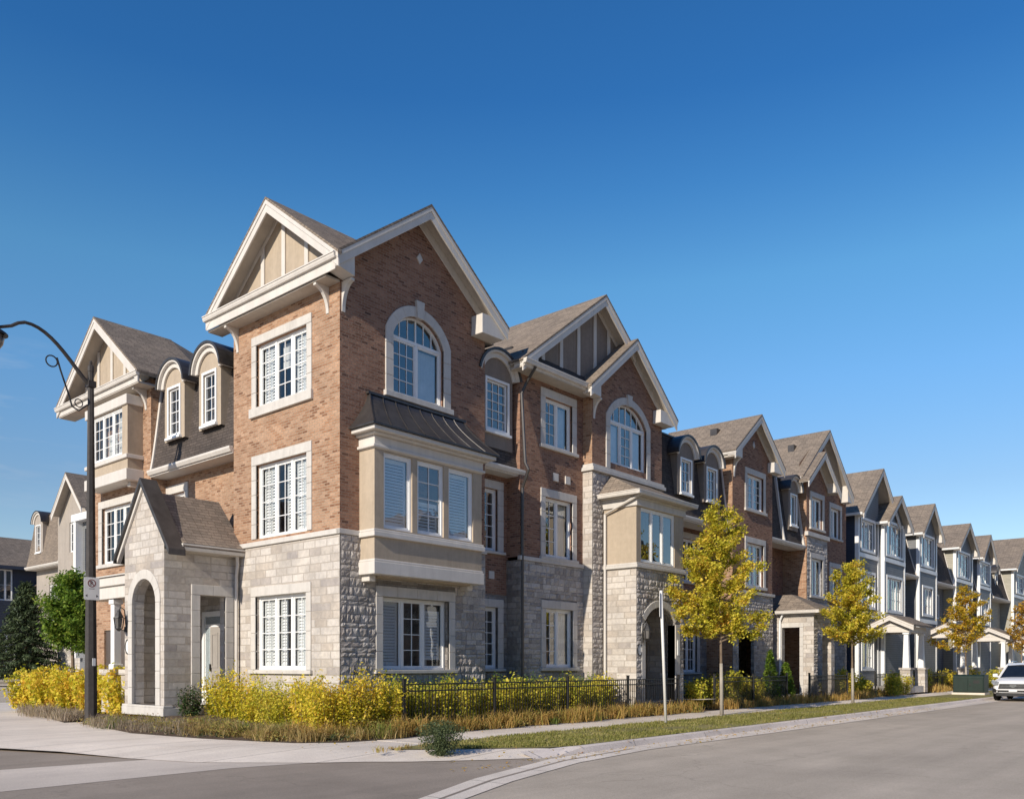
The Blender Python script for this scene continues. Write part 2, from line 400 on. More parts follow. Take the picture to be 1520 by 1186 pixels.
    def build(s, name, mat, parent=None, smooth=False, fix=True):
        b = base_of(parent) if parent is not None else Vector((0, 0, 0))
        me = bpy.data.meshes.new(name)
        me.from_pydata([(x - b.x, y - b.y, z - b.z) for x, y, z in s.v], [], s.f)
        if fix and len(s.f) < 60000:
            bm = bmesh.new(); bm.from_mesh(me)
            bmesh.ops.recalc_face_normals(bm, faces=bm.faces); bm.to_mesh(me); bm.free()
        me.materials.append(M[mat] if isinstance(mat, str) else mat)
        if smooth:
            for p in me.polygons: p.use_smooth = True
        o = bpy.data.objects.new(name, me); COL.objects.link(o)
        if parent is not None: o.parent = parent
        return o
def soft(o, w=.008, seg=1):
    m = o.modifiers.new('bevel', 'BEVEL'); m.width = w; m.segments = seg; m.limit_method = 'ANGLE'
    return o

def arc(u0, u1, zs, rise, n=14, grow=0):
    """points of a segmental arch from (u0,zs) to (u1,zs), left to right"""
    h = (u1 - u0) / 2; r = (h*h + rise*rise) / (2*rise); cz = zs + rise - r; cu = (u0 + u1) / 2
    a = math.asin(min(1, h / r))
    if rise > h: a = PI - a
    return [(cu + (r + grow)*math.sin(-a + 2*a*i/n), cz + (r + grow)*math.cos(-a + 2*a*i/n)) for i in range(n + 1)]
def rect(u0, u1, z0, z1): return [(u0, z0), (u1, z0), (u1, z1), (u0, z1)]

def window(T, fr, u0, u1, z0, z1, v=0, cols=3, grid=(2, 4), depth=.13, shut=(), glass='glass', wide=(), inner='interior', curtain=(), blank=()):
    """framed casement window: frame part with pane / shutter / room sub-parts"""
    vf = v - depth; f = MB(fr)
    w = .055
    f.ring(rect(u0, u1, z0, z1), rect(u0 + w, u1 - w, z0 + w, z1 - w), vf - .02, vf + .055)
    W = (u1 - u0 - 2*w); cw = W / cols
    sash = []
    for i in range(cols):
        a = u0 + w + i*cw; b = a + cw
        if i > 0: f.box(a - .035, a + .035, vf - .02, vf + .05, z0 + w, z1 - w)
        a2 = a + (.035 if i else 0); b2 = b - (.035 if i < cols - 1 else 0)
        f.ring(rect(a2, b2, z0 + w, z1 - w), rect(a2 + .04, b2 - .04, z0 + w + .045, z1 - w - .045), vf - .01, vf + .03)
        ga, gb, gz0, gz1 = a2 + .04, b2 - .04, z0 + w + .045, z1 - w - .045
        sash.append((ga, gb, gz0, gz1))
        if i in blank: continue
        for k in range(1, grid[0]):
            x = ga + (gb - ga)*k/grid[0]; f.box(x - .010, x + .010, vf + .008, vf + .022, gz0, gz1)
        for k in range(1, grid[1]):
            z = gz0 + (gz1 - gz0)*k/grid[1]; f.box(ga, gb, vf + .006, vf + .024, z - .010, z + .010)
    win = f.build('window', 'white', T)
    p = MB(fr)
    for ga, gb, a, b in sash: p.poly([(ga, vf + .004, a), (gb, vf + .004, a), (gb, vf + .004, b), (ga, vf + .004, b)])
    p.build('pane', glass, win)
    if shut:
        s = MB(fr)
        for (i, fa, fb, za, zb) in shut:
            ga, gb, a, b = sash[i]
            x0 = ga + (gb - ga)*fa; x1 = ga + (gb - ga)*fb; y0 = a + (b - a)*za; y1 = a + (b - a)*zb
            s.ring(rect(x0, x1, y0, y1), rect(x0 + .04, x1 - .04, y0 + .05, y1 - .05), vf - .095, vf - .055)
            n = int((y1 - y0 - .08) / .075)
            for k in range(n):
                z = y0 + .04 + (k + .5)*(y1 - y0 - .08)/n
                s.prism_u([(vf - .105, z + .033), (vf - .098, z + .036), (vf - .064, z - .028), (vf - .071, z - .031)], x0 + .03, x1 - .03)
        s.build('shutter', 'blind', win)
    if curtain:
        s = MB(fr)
        for (i, fa, fb, za, zb) in curtain:
            ga, gb, a, b = sash[i]
            x0 = ga + (gb - ga)*fa; x1 = ga + (gb - ga)*fb; y0 = a + (b - a)*za; y1 = a + (b - a)*zb
            n = 10
            for k in range(n):
                xa = x0 + (x1 - x0)*k/n; xb = x0 + (x1 - x0)*(k + 1)/n
                va = vf - .12 - .025*(k % 2); vb = vf - .12 - .025*((k + 1) % 2)
                s.poly([(xa, va, y0), (xb, vb, y0), (xb, vb, y1), (xa, va, y1)])
        s.build('curtain', 'curtain', win)
    r = MB(fr); d = vf - .9
    r.poly([(u0, d, z0), (u1, d, z0), (u1, d, z1), (u0, d, z1)])
    r.poly([(u0, vf - .02, z0), (u0, d, z0), (u0, d, z1), (u0, vf - .02, z1)])
    r.poly([(u1, vf - .02, z0), (u1, d, z0), (u1, d, z1), (u1, vf - .02, z1)])
    r.poly([(u0, vf - .02, z0), (u1, vf - .02, z0), (u1, d, z0), (u0, d, z0)])
    r.poly([(u0, vf - .02, z1), (u1, vf - .02, z1), (u1, d, z1), (u0, d, z1)])
    r.build('room', inner, win)
    return win

def arch_window(T, fr, u0, u1, z0, zt, rise, v=0, cols=2, depth=.13, shade=(), glass='glass'):
    """window with a transom bar at zt and a segmental light above it"""
    vf = v - depth; f = MB(fr); w = .055
    A = [(u0, z0)] + arc(u0, u1, zt + .04, rise) + [(u1, z0)]
    B = [(u0 + w, z0 + w)] + arc(u0 + w, u1 - w, zt + .04, rise - w*.8) + [(u1 - w, z0 + w)]
    f.ring(A, B, vf - .02, vf + .055)
    f.box(u0 + w, u1 - w, vf - .015, vf + .05, zt - .045, zt + .035)
    cw = (u1 - u0 - 2*w)/cols
    for i in range(cols):
        a = u0 + w + i*cw; b = a + cw
        if i > 0: f.box(a - .035, a + .035, vf - .02, vf + .05, z0 + w, zt - .045)
        a2 = a + (.035 if i else 0); b2 = b - (.035 if i < cols - 1 else 0)
        f.ring(rect(a2, b2, z0 + w, zt - .045), rect(a2 + .04, b2 - .04, z0 + w + .045, zt - .085), vf - .01, vf + .03)
        if i not in shade:
            for k in range(1, 3 if cols == 2 else 2):
                x = a2 + .04 + (b2 - a2 - .08)*k/(3 if cols == 2 else 2); f.box(x - .010, x + .010, vf + .008, vf + .022, z0 + w + .04, zt - .08)
            for k in range(1, 4):
                z = z0 + w + .045 + (zt - .085 - z0 - w - .045)*k/4; f.box(a2 + .04, b2 - .04, vf + .006, vf + .024, z - .010, z + .010)
    B2 = arc(u0 + w, u1 - w, zt + .04, rise - w*.8, 40)
    for k in range(1, 6):
        x = u0 + w + (u1 - u0 - 2*w)*k/6
        top = max(z for (uu, z) in B2 if abs(uu - x) < .06)
        ww = .022 if k == 3 else .010
        f.box(x - ww, x + ww, vf + .0, vf + .026, zt + .035, top)
    win = f.build('window', 'white', T)
    p = MB(fr); n = len(A)
    p.add([fr(u, vf + .004, z) for u, z in A], [tuple(t) for t in tessellate_polygon([[Vector((u, z, 0)) for u, z in A]])])
    p.build('pane', glass, win)
    if shade:
        s = MB(fr)
        for i in shade:
            a = u0 + w + i*cw; s.box(a + .05, a + cw - .05, vf - .09, vf - .08, z0 + .1, zt - .1)
        s.build('blind', 'curtain', win)
    r = MB(fr); d = vf - .9; zt2 = zt + rise
    r.poly([(u0, d, z0), (u1, d, z0), (u1, d, zt2), (u0, d, zt2)])
    r.poly([(u0, vf - .02, z0), (u0, d, z0), (u0, d, zt2), (u0, vf - .02, zt2)])
    r.poly([(u1, vf - .02, z0), (u1, d, z0), (u1, d, zt2), (u1, vf - .02, zt2)])
    r.poly([(u0, vf - .02, z0), (u1, vf - .02, z0), (u1, d, z0), (u0, d, z0)])
    r.poly([(u0, vf - .02, zt2), (u1, vf - .02, zt2), (u1, d, zt2), (u0, d, zt2)])
    r.build('room', 'interior', win)
    return A

def surround(T, fr, u0, u1, z0, z1, v=0, w=.2, head=.25, sill=.0, proud=.03, mat='precast', back=.05):
    """precast blocks around an opening: jamb blocks, head, and an optional sill"""
    b = MB(fr); H = z1 - z0; n = max(2, int(round(H/.42)))
    for sgn in (0, 1):
        a0, a1 = (u0 - w, u0) if sgn == 0 else (u1, u1 + w)
        for k in range(n):
            b.box(a0, a1, v - back, v + proud, z0 + H*k/n + .003, z0 + H*(k + 1)/n - .003)
    W = u1 - u0 + 2*w; m = max(1, int(round(W/.75)))
    for k in range(m):
        b.box(u0 - w + W*k/m + .002, u0 - w + W*(k + 1)/m - .002, v - back, v + proud + .004, z1 + .003, z1 + head)
    if sill:
        b.box(u0 - w - .05, u1 + w + .05, v - back, v + proud + .05, z0 - sill, z0 - .003)
    return soft(b.build('window_surround', mat, T))

def rubble(T, fr, u0, u1, z0, z1, v, holes, seed):
    """split-face stones of random size laid in courses in front of a mortar wall"""
    rng = random.Random(seed); b = MB(fr); z = z0
    while z < z1 - .04:
        h = min(rng.choice((.10, .13, .16, .16, .21)), z1 - z)
        cuts = [(u0, u1)]
        for a, c, e, f in holes:
            if e < z + h and f > z:
                nc = []
                for s, t in cuts:
                    if a > s: nc.append((s, min(a, t)))
                    if c < t: nc.append((max(c, s), t))
                cuts = [q for q in nc if q[1] - q[0] > .03]
        for s, t in cuts:
            u = s
            while u < t - .02:
                w = min(rng.uniform(.13, .42)*(.7 if h > .2 else 1), t - u)
                if t - u - w < .1: w = t - u
                a, c, e, f = u + .006, u + w - .006, z + .006, z + h - .006
                dp = rng.uniform(.006, .024); P = []
                for j in range(4):
                    for i in range(5):
                        edge = i in (0, 4) or j in (0, 3)
                        P.append((a + (c - a)*i/4 + (0 if i in (0, 4) else rng.uniform(-.02, .02)), v + (.004 if edge else dp + rng.uniform(-.012, .014)), e + (f - e)*j/3 + (0 if j in (0, 3) else rng.uniform(-.012, .012))))
                F = [(5*j + i, 5*j + i + 1, 5*j + i + 6, 5*j + i + 5) for j in range(3) for i in range(4)]
                b.add([fr(*p) for p in P], F)
                u += w
        z += h
    return b.build('stone_wall', 'split_stone', T, fix=False)
def gable(T, fr, uc, half, ze, zr, vf, vb, halfR=None, cutL=None, cutR=None, vbR=None, t=.06, rake=.24, soff=True, name='roof', mat='shingle', rmat='trim', frieze=None, fw=.2):
    """pitched roof from depth vf (front) back to vb; cutL / cutR give the depth its eaves stop at (valleys)"""
    halfR = half if halfR is None else halfR
    sl = (zr - ze)/half; tv = t*math.sqrt(1 + sl*sl)
    vbR = vb if vbR is None else vbR
    cutL = vb if cutL is None else cutL; cutR = vbR if cutR is None else cutR
    def slab(m, o1, o2, f, h=0, inset=0):
        for sg, hf, cut, bk in ((-1, half, cutL, vb), (1, halfR, cutR, vbR)):
            a = uc + sg*(hf + h); za = zr - sl*(hf + h)
            P = [(a, f, za), (uc, f, zr), (uc, bk + inset, zr), (a, min(cut + inset, f - .001), za)]
            pts = [fr(u, v, z + o1) for u, v, z in P] + [fr(u, v, z + o2) for u, v, z in P]
            m.add(pts, [(0, 1, 2, 3), (4, 5, 6, 7), (0, 1, 5, 4), (2, 3, 7, 6), (3, 0, 4, 7)])
    r = MB(fr); slab(r, tv, .012, vf + .04, .03)
    ro = r.build(name, mat, T, fix=False)
    zl, zR = zr - sl*half, zr - sl*halfR
    def V(o1, o2, h=0): return [(uc - half - h, zl - sl*h + o1), (uc, zr + o1), (uc + halfR + h, zR - sl*h + o1), (uc + halfR + h, zR - sl*h + o2), (uc, zr + o2), (uc - half - h, zl - sl*h + o2)]
    k = MB(fr); rk = rake*math.sqrt(1 + sl*sl)
    k.prism(V(.008, -rk), vf - .03, vf + .015)
    k.prism(V(.009, -rk*.35, .01), vf + .016, vf + .035)
    soft(k.build('fascia', rmat, ro), .006)
    if frieze is not None:
        q = MB(fr); f2 = fw*math.sqrt(1 + sl*sl); q.prism(V(-.052, -.052 - f2, -.42), frieze + .001, frieze + .035)
        soft(q.build('frieze_board', rmat, ro), .006)
    if soff:
        q = MB(fr); slab(q, -.004, -.05, vf - .032, 0, .02)
        q.build('soffit', 'soffit', ro, fix=False)
    return ro
def ret_box(T, fr, pts, v0, v1):
    b = MB(fr); b.prism(pts, v0, v1); return soft(b.build('eave_return', 'trim', T), .008)
def gutter(T, fr, u0, u1, v, z, mat='trim', h=.13, w=.13):
    b = MB(fr)
    b.prism_u([(v - w, z), (v - w, z - h), (v - .04, z - h), (v - .015, z - h*.55), (v - .02, z - h*.3), (v, z - h*.22), (v, z)], u0, u1)
    return b.build('gutter', mat, T)
def downspout(T, fr, path, mat='trim', r=.045):
    b = MB(fr); b.tube(path, r, 6)
    return b.build('downspout', mat, T)
def bracket(T, fr, u, v0, z, proj, drop, w=.1, mat='trim'):
    b = MB(fr); pts = [(v0, z), (v0 + proj, z)]
    n = 8
    outer = [(v0 + proj - proj*.95*math.sin(PI/2*i/n), z - .06 - (drop - .06)*(1 - math.cos(PI/2*i/n))) for i in range(n + 1)]
    b.prism_u([(v0, z), (v0 + proj, z)] + outer + [(v0, z - drop)], u - w/2, u + w/2)
    return soft(b.build('bracket', mat, T), .006)

def mansard(T, fr, u0, u1, z0, z1, v0, v1, mat='shingle_dk', cheek=True, back=-2.5):
    """steep flared slope from (v0,z0) back to (v1,z1)"""
    n = 8; prof = []
    for i in range(n + 1):
        t = i/n
        prof.append((v0 + (v1 - v0)*(t**.85), z0 + (z1 - z0)*t))
    b = MB(fr)
    b.prism_u(prof + [(back, z1), (back, z0)], u0, u1)
    o = b.build('mansard_roof', mat, T)
    e = MB(fr)     # eave moulding
    e.box(u0, u1, v0 - .75, v0 + .02, z0 - .16, z0 - .012)
    e.prism_u([(v0 - .02, z0 + .03), (v0 + .12, z0 + .03), (v0 + .12, z0 - .03), (v0 + .07, z0 - .12), (v0 + .021, z0 - .12)], u0, u1)
    soft(e.build('eave', 'trim', T), .006)
    c = MB(fr)     # top cap
    c.box(u0, u1, back, v1 + .05, z1 + .002, z1 + .06)
    c.build('roof_cap', 'metal', T)
    return o
def slope_trim(T, fr, u, z0, z1, v0, v1, w=.1):
    n = 8; a = []; b = []
    for i in range(n + 1):
        t = i/n; v = v0 + (v1 - v0)*(t**.85); z = z0 + (z1 - z0)*t
        a.append((v + .04, z)); b.append((v - .06, z))
    m = MB(fr); m.prism_u(a + b[::-1], u - w/2, u + w/2)
    return m.build('edge_trim', 'trim', T)
def dormer(T, fr, uc, w, z0, zs, rise, v, vb, win=(.3, 0, 0), body='stucco', gridr=(2, 4), glass='glass', hood='metal', blindf=None):
    """arched dormer; front at depth v, running back to vb"""
    u0, u1 = uc - w/2, uc + w/2
    hw, wz0, wz1 = win
    A = [(u0, z0)] + arc(u0, u1, zs, rise, 14) + [(u1, z0)]
    b = MB(fr); b.wall(A, [rect(uc - hw, uc + hw, wz0, wz1)], v, .09)
    n = len(A)
    b.add([fr(u, v, z) for u, z in A] + [fr(u, vb, z) for u, z in A], [(i, i + 1, n + i + 1, n + i) for i in range(n - 1)])
    d = b.build('dormer', body, T)
    t = MB(fr)
    a0 = arc(u0, u1, zs, rise, 16, .0); a1 = arc(u0, u1, zs, rise, 16, .11); a2 = arc(u0, u1, zs, rise, 16, .17); a3 = arc(u0, u1, zs, rise, 16, .24)
    a0 = arc(u0, u1, zs, rise, 16, -.03)
    t.ring(a0, a1, v + .003, v + .07, closed=False)
    t.ring(a1, a2, v - .3, v + .16, closed=False)
    soft(t.build('dormer_hood_trim', 'trim', d), .008)
    h = MB(fr); h.ring(arc(u0, u1, zs, rise, 16, .171), a3, vb, v + .19, closed=False)
    h.build('dormer_roof', hood, d)
    q = MB(fr)
    q.ring(rect(uc - hw - .07, uc + hw + .07, wz0 - .07, wz1 + .07), rect(uc - hw, uc + hw, wz0, wz1), v + .004, v + .035)
    q.ring(rect(uc - hw, uc + hw, wz0, wz1), rect(uc - hw + .05, uc + hw - .05, wz0 + .05, wz1 - .05), v - .10, v - .03)
    q.box(uc - hw - .11, uc + hw + .11, v + .003, v + .09, wz0 - .14, wz0 - .072)
    ga, gb, gz0, gz1 = uc - hw + .05, uc + hw - .05, wz0 + .05, wz1 - .05
    for k in range(1, gridr[0]):
        x = ga + (gb - ga)*k/gridr[0]; q.box(x - .010, x + .010, v - .07, v - .05, gz0, gz1)
    for k in range(1, gridr[1]):
        z = gz0 + (gz1 - gz0)*k/gridr[1]; q.box(ga, gb, v - .072, v - .048, z - .010, z + .010)
    q.build('dormer_window', 'white', d)
    p = MB(fr); p.poly([(ga, v - .075, gz0), (gb, v - .075, gz0), (gb, v - .075, gz1), (ga, v - .075, gz1)]); p.build('pane', glass, d)
    r = MB(fr); r.poly([(ga - .05, v - .35, gz0 - .05), (gb + .05, v - .35, gz0 - .05), (gb + .05, v - .35, gz1 + .05), (ga - .05, v - .35, gz1 + .05)])
    r.build('room', 'curtain' if blindf else 'interior', d)
    return d
# ================================================================== corner townhouse
L = FX(12.52); RF = FY(16.1)
T = thing('townhouse', 'tall brown brick corner townhouse with two steep gables, box bay and arched stone porch', 'townhouse', (12.52, 16.1, .3), 'townhouses of the brick row')
# left front
b = MB(L); holes = [rect(17.36, 19.54, 8.2, 9.82), rect(17.36, 19.54, 4.82, 6.72)]
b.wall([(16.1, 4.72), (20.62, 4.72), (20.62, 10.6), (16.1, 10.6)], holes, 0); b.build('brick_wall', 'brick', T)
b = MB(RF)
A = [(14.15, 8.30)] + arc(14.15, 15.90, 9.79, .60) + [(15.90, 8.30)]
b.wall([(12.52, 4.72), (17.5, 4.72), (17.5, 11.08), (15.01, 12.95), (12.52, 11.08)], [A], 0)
b.poly([(17.5, 0, 4.72), (17.5, -3, 4.72), (17.5, -3, 11.0), (17.5, 0, 11.0)])
b.build('brick_wall', 'brick_shaded', T)
b = MB(L); b.wall([(16.08, .2), (20.62, .2), (20.62, 4.62), (16.08, 4.62)], [rect(17.36, 19.54, 1.45, 3.33)], .02, .15)
b.build('stone_wall', 'stone', T)
b = MB(RF); b.wall([(12.5, .2), (17.5, .2), (17.5, 4.62), (12.5, 4.62)], [rect(13.80, 16.08, 1.45, 3.24)], .02, .15)
b.poly([(17.5, .02, .2), (17.5, -1, .2), (17.5, -1, 4.62), (17.5, .02, 4.62)])
b.build('stone_wall', 'rubble', T)
rubble(T, RF, 12.53, 17.5, .3, 4.62, .022, [(13.58, 16.30, 1.36, 3.5)], 1)
b = MB(L); b.box(16.03, 20.62, -.05, .07, 4.622, 4.745); b.fr = RF; b.box(12.45, 17.53, -.05, .072, 4.624, 4.743)
soft(b.build('string_course', 'precast', T))
window(T, L, 17.36, 19.54, 8.2, 9.82, 0, 3, (2, 4), .14, shut=((0, .0, .5, 0, 1), (0, .5, 1, 0, 1), (2, .0, .5, 0, 1), (2, .5, 1, 0, 1)), curtain=((1, 0, 1, .55, 1),), glass='glass_l')
window(T, L, 17.36, 19.54, 4.82, 6.72, 0, 3, (2, 4), .14, shut=((0, .0, .5, 0, 1), (0, .5, 1, 0, 1), (2, .0, .5, 0, 1), (2, .5, 1, 0, 1), (1, 0, .5, 0, 1)), glass='glass_l')
window(T, L, 17.36, 19.54, 1.45, 3.33, .02, 3, (2, 4), .16, shut=((0, 0, .5, 0, 1), (0, .5, 1, 0, 1), (1, .5, 1, 0, 1), (2, 0, .5, 0, 1), (2, .5, 1, 0, 1)), glass='glass_l')
surround(T, L, 17.36, 19.54, 8.2, 9.82, 0, .2, .23, .24)
surround(T, L, 17.36, 19.54, 4.82, 6.72, 0, .2, .25)
surround(T, L, 17.36, 19.54, 1.45, 3.33, .02, .2, .24, .1)
# right front
arch_window(T, RF, 14.15, 15.90, 8.30, 9.75, .60, 0, 2, .15, shade=(1,))
b = MB(RF)
o = arc(14.15, 15.90, 9.79, .60, 14, .26); i_ = arc(14.15, 15.90, 9.79, .60, 14, 0)
for k in range(7):
    sl_ = slice(2*k, 2*k + 3); a_, c_ = o[sl_], i_[sl_]
    b.ring(a_, c_, -.05, .035, closed=False)
for k in range(4):
    z0 = 8.30 + (o[0][1] - 8.30)*k/4; z1 = 8.30 + (o[0][1] - 8.30)*(k + 1)/4
    b.box(13.90, 14.15, -.05, .034, z0 + .003, z1 - .003); b.box(15.90, 16.15, -.05, .034, z0 + .003, z1 - .003)
b.prism([(14.93, 10.36), (15.12, 10.36), (15.17, 10.80), (14.88, 10.80)], -.04, .075)
b.box(13.85, 16.2, -.05, .1, 8.16, 8.297)
soft(b.build('window_surround', 'precast', T))
b = MB(RF); b.prism([(15.03, 11.76), (15.13, 11.90), (15.03, 12.04), (14.93, 11.90)], 0, .035); b.build('gable_vent', 'precast', T)
window(T, RF, 13.80, 16.08, 1.45, 3.24, .02, 3, (2, 4), .22, shut=((0, 0, 1, 0, 1), (2, 0, 1, .1, .9)), curtain=((2, 0, .35, 0, 1),), blank=(0, 2))
surround(T, RF, 13.80, 16.08, 1.45, 3.24, .02, .22, .26, .09)
# bay box
by = MB(RF)
W3 = [(13.38, 14.29), (14.46, 15.37), (15.54, 16.45)]
by.wall(rect(13.10, 16.78, 4.74, 6.66), [rect(a, c, 4.80, 6.60) for a, c in W3], .55, .10)
by.poly([(13.10, 0, 4.581), (13.10, .55, 4.581), (13.10, .55, 6.9), (13.10, 0, 6.9)])
by.poly([(16.78, 0, 4.581), (16.78, .55, 4.581), (16.78, .55, 6.9), (16.78, 0, 6.9)])
by.box(13.10, 16.78, 0, .548, 3.98, 4.58); by.box(13.4, 16.5, 0, .40, 3.66, 3.76)
bay = by.build('bay_box', 'stucco', T)
b = MB(RF)
b.box(13.05, 16.83, 0, .60, 3.70, 4.00); b.box(13.07, 16.81, 0, .58, 4.001, 4.06)
b.box(13.03, 16.85, 0, .62, 4.58, 4.70); b.box(13.05, 16.83, 0, .59, 4.701, 4.76)
b.box(13.07, 16.81, 0, .58, 6.64, 6.94); b.box(13.02, 16.86, 0, .62, 6.66, 6.73)
b.box(12.98, 16.9, 0, .70, 6.941, 7.00); b.box(12.85, 17.05, 0, .84, 7.001, 7.10)
b.box(13.15, 13.35, 0, .3, 3.55, 3.70); b.box(16.5, 16.7, 0, .3, 3.55, 3.70)
soft(b.build('bay_trim', 'trim', bay), .012)
b = MB(RF)   # swept metal roof with standing seams
prof = []
for k in range(9):
    t = k/8; e = 1 - (1 - t)**1.3
    prof.append((t, e))
def bayring(k):
    t, e = prof[k]; z = 7.141 + .90*t
    uL = 12.80 + .55*e; uR = 17.10 - .5*e; vv = .88 - .80*e
    return [(uL, 0, z), (uL, vv, z), (uR, vv, z), (uR, 0, z)]
P = []; F = []
for k in range(9): P += [b.fr(*p) for p in bayring(k)]
for k in range(8):
    for j in range(3): F.append((4*k + j, 4*k + j + 1, 4*k + j + 5, 4*k + j + 4))
F += [(0, 1, 2, 3), (32, 33, 34, 35)]
b.add(P, F)
for q in range(1, 8):
    x = q/8
    b.tube([tuple(np.array(bayring(k)[1])*(1 - x) + np.array(bayring(k)[2])*x + np.array((0, .006, .006))) for k in range(9)], .012, 5)
for c in (1, 2): b.tube([tuple(np.array(bayring(k)[c]) + np.array((0, .006, .006))) for k in range(9)], .022, 6)
b.box(12.78, 17.12, 0, .90, 7.101, 7.14)
b.box(13.3, 16.65, 0, .1, 8.06, 8.12)
b.build('bay_roof', 'metal', bay)
for n, (a, c) in enumerate(W3):
    window(T, RF, a, c, 4.80, 6.60, .55, 1, (2, 4), .10, shut=(((0, 0, 1, 0, 1),) if n != 1 else ((0, 0, 1, 0, .45),)), blank=(0,) if n != 1 else ())
# tower roof
gable(T, RF, 15.01, 2.94, 10.85, 13.05, .45, -2.25, cutL=.40, vbR=-4.7, frieze=0)
gable(T, L, 18.40, 2.84, 10.82, 13.0, .45, -2.50, cutL=.40, vbR=-4.9, frieze=0, fw=.1)
ret_box(T, RF, [(12.09, 10.62), (12.63, 10.52), (12.63, 11.24), (12.09, 10.84)], .012, .418)
ret_box(T, RF, [(16.95, 10.50), (17.80, 10.52), (17.94, 10.64), (17.94, 10.82), (17.6, 11.06), (16.95, 11.02)], .012, .418)
b = MB(RF); b.box(16.95, 17.86, -3, .01, 10.50, 10.62); b.build('soffit', 'soffit', T)
b = MB(L); b.wall([(16.1, 10.86), (20.78, 10.86), (20.78, 11.1), (18.4, 12.92), (16.1, 11.16)], [], .0); b.build('gable_panel', 'stucco', T)
b = MB(L)
for u in (17.36, 18.31, 19.22): b.box(u - .075, u + .075, .002, .04, 10.9, 12.9 - .77*abs(u - 18.4))
b.box(16.1, 20.7, .002, .05, 10.86, 11.02)
soft(b.build('gable_batten', 'trim', T))
b = MB(L)
b.box(16.10, 21.22, -.02, .40, 10.47, 10.52); b.build('soffit', 'soffit', T)
b = MB(L); b.box(15.69, 21.22, .433, .455, 10.50, 10.84); soft(b.build('fascia', 'trim', T))
b = MB(L); b.prism_u([(.43, 10.85), (.0, 10.93), (0, 10.87), (.42, 10.80)], 15.72, 21.2); b.build('apron_roof', 'shingle', T)
gutter(T, L, 15.62, 21.27, .56, 10.86)
bracket(T, L, 20.42, 0, 10.47, .38, .62); bracket(T, L, 16.55, 0, 10.47, .38, .62)
bracket(T, RF, 12.62, 0, 10.50, .36, .7)
# left middle section: mansard with two dormers
b = MB(L); b.wall(rect(20.62, 25.3, 3.0, 7.34), [rect(24.1, 25.1, 4.85, 6.75)], -.5); b.build('brick_wall', 'brick', T)
window(T, L, 24.1, 25.1, 4.85, 6.75, -.5, 1, (2, 4), .13, glass='glass_l'); surround(T, L, 24.1, 25.1, 4.85, 6.75, -.5, .2, .26)
mansard(T, L, 20.62, 25.2, 7.38, 10.06, .02, -.34, back=-1.6)
slope_trim(T, L, 25.14, 7.38, 10.06, .02, -.34)
for yc in (21.78, 23.72):
    dormer(T, L, yc, 1.14, 8.1, 9.66, .54, .03, -1.5, (.31, 8.26, 9.60), glass='glass_l')
# arched stone porch
PX = FX(10.47)
b = MB(PX)
hole = [(20.80, .56)] + arc(20.80, 22.06, 3.14, .629) + [(22.06, .56)]
pent = [(20.4, .3), (22.5, .3), (22.5, 4.90), (21.45, 6.20), (20.4, 4.90)]
b.wall(pent, [hole], 0, .3)
SF = FY(20.4)
b.fr = SF
b.wall(rect(10.47, 12.52, .3, 4.45), [rect(11.42, 12.14, .55, 3.36)], 0, .26)
b.fr = FX(10.77); b.wall(pent, [hole], 0, 0)
b.fr = FY(22.5); b.wall(rect(10.47, 13.0, .3, 4.45), [], 0, 0)
b.fr = FY(20.66); b.wall(rect(10.77, 12.52, .3, 4.45), [rect(11.42, 12.14, .55, 3.36)], 0, 0)
po = b.build('porch', 'stone', T)
b = MB(PX)
o = arc(20.80, 22.06, 3.14, .629, 14, .24); i_ = arc(20.80, 22.06, 3.14, .629, 14, -.004)
for k in range(7): b.ring(o[2*k:2*k + 3], i_[2*k:2*k + 3], -.05, .03, closed=False)
for k in range(6):
    z0, z1 = .56 + 2.58*k/6, .56 + 2.58*(k + 1)/6
    b.box(20.58, 20.804, -.05, .03, z0 + .003, z1 - .003); b.box(22.056, 22.28, -.05, .03, z0 + .003, z1 - .003)
b.box(20.34, 22.56, -2.0, .06, .30, .50); b.box(20.34, 22.56, -.2, .05, .501, .56)
soft(b.build('arch_surround', 'precast', po))
surround(T, SF, 11.42, 12.14, .55, 3.36, 0, .24, .26)
b = MB(PX)
def chev(a, c, h, cu=21.45, pk=6.30, sl=1.3): return [(cu - h, pk - sl*h + a), (cu, pk + a), (cu + h, pk - sl*h + a), (cu + h, pk - sl*h + c), (cu, pk + c), (cu - h, pk - sl*h + c)]
b.prism(chev(-.10, -.24, 1.38), -.05, .06); soft(b.build('porch_rake', 'trim', po), .006)
b = MB(PX); b.prism(chev(.04, -.12, 1.48), -.34, .12); soft(b.build('porch_coping', 'metal', po), .01)
b = MB(PX)
for sg in (-1, 1):
    U = lambda d: 21.45 + sg*d
    P = [(U(0), -.32, 6.02), (U(1.12), -.32, 4.80), (U(1.42), -.32, 4.60), (U(1.42), -2.1, 4.60), (U(1.12), -2.1, 4.80), (U(0), -2.1, 6.02)]
    pts = [PX(*p) for p in P] + [PX(u, v, z - .1) for u, v, z in P]
    b.add(pts, [(0, 1, 4, 5), (1, 2, 3, 4), (6, 7, 10, 11), (7, 8, 9, 10), (0, 1, 7, 6), (1, 2, 8, 7), (2, 3, 9, 8), (5, 4, 10, 11)])
b.build('porch_roof', 'shingle', po)
b = MB(PX); b.box(20.70, 22.4, -2.04, -.31, 4.2, 4.26); b.build('porch_ceiling', 'soffit', po)
gutter(T, SF, 10.76, 12.50, .38, 4.58, h=.16, w=.16)
b = MB(SF); b.box(10.8, 12.5, .0, .24, 4.40, 4.44); b.build('soffit', 'soffit', T)
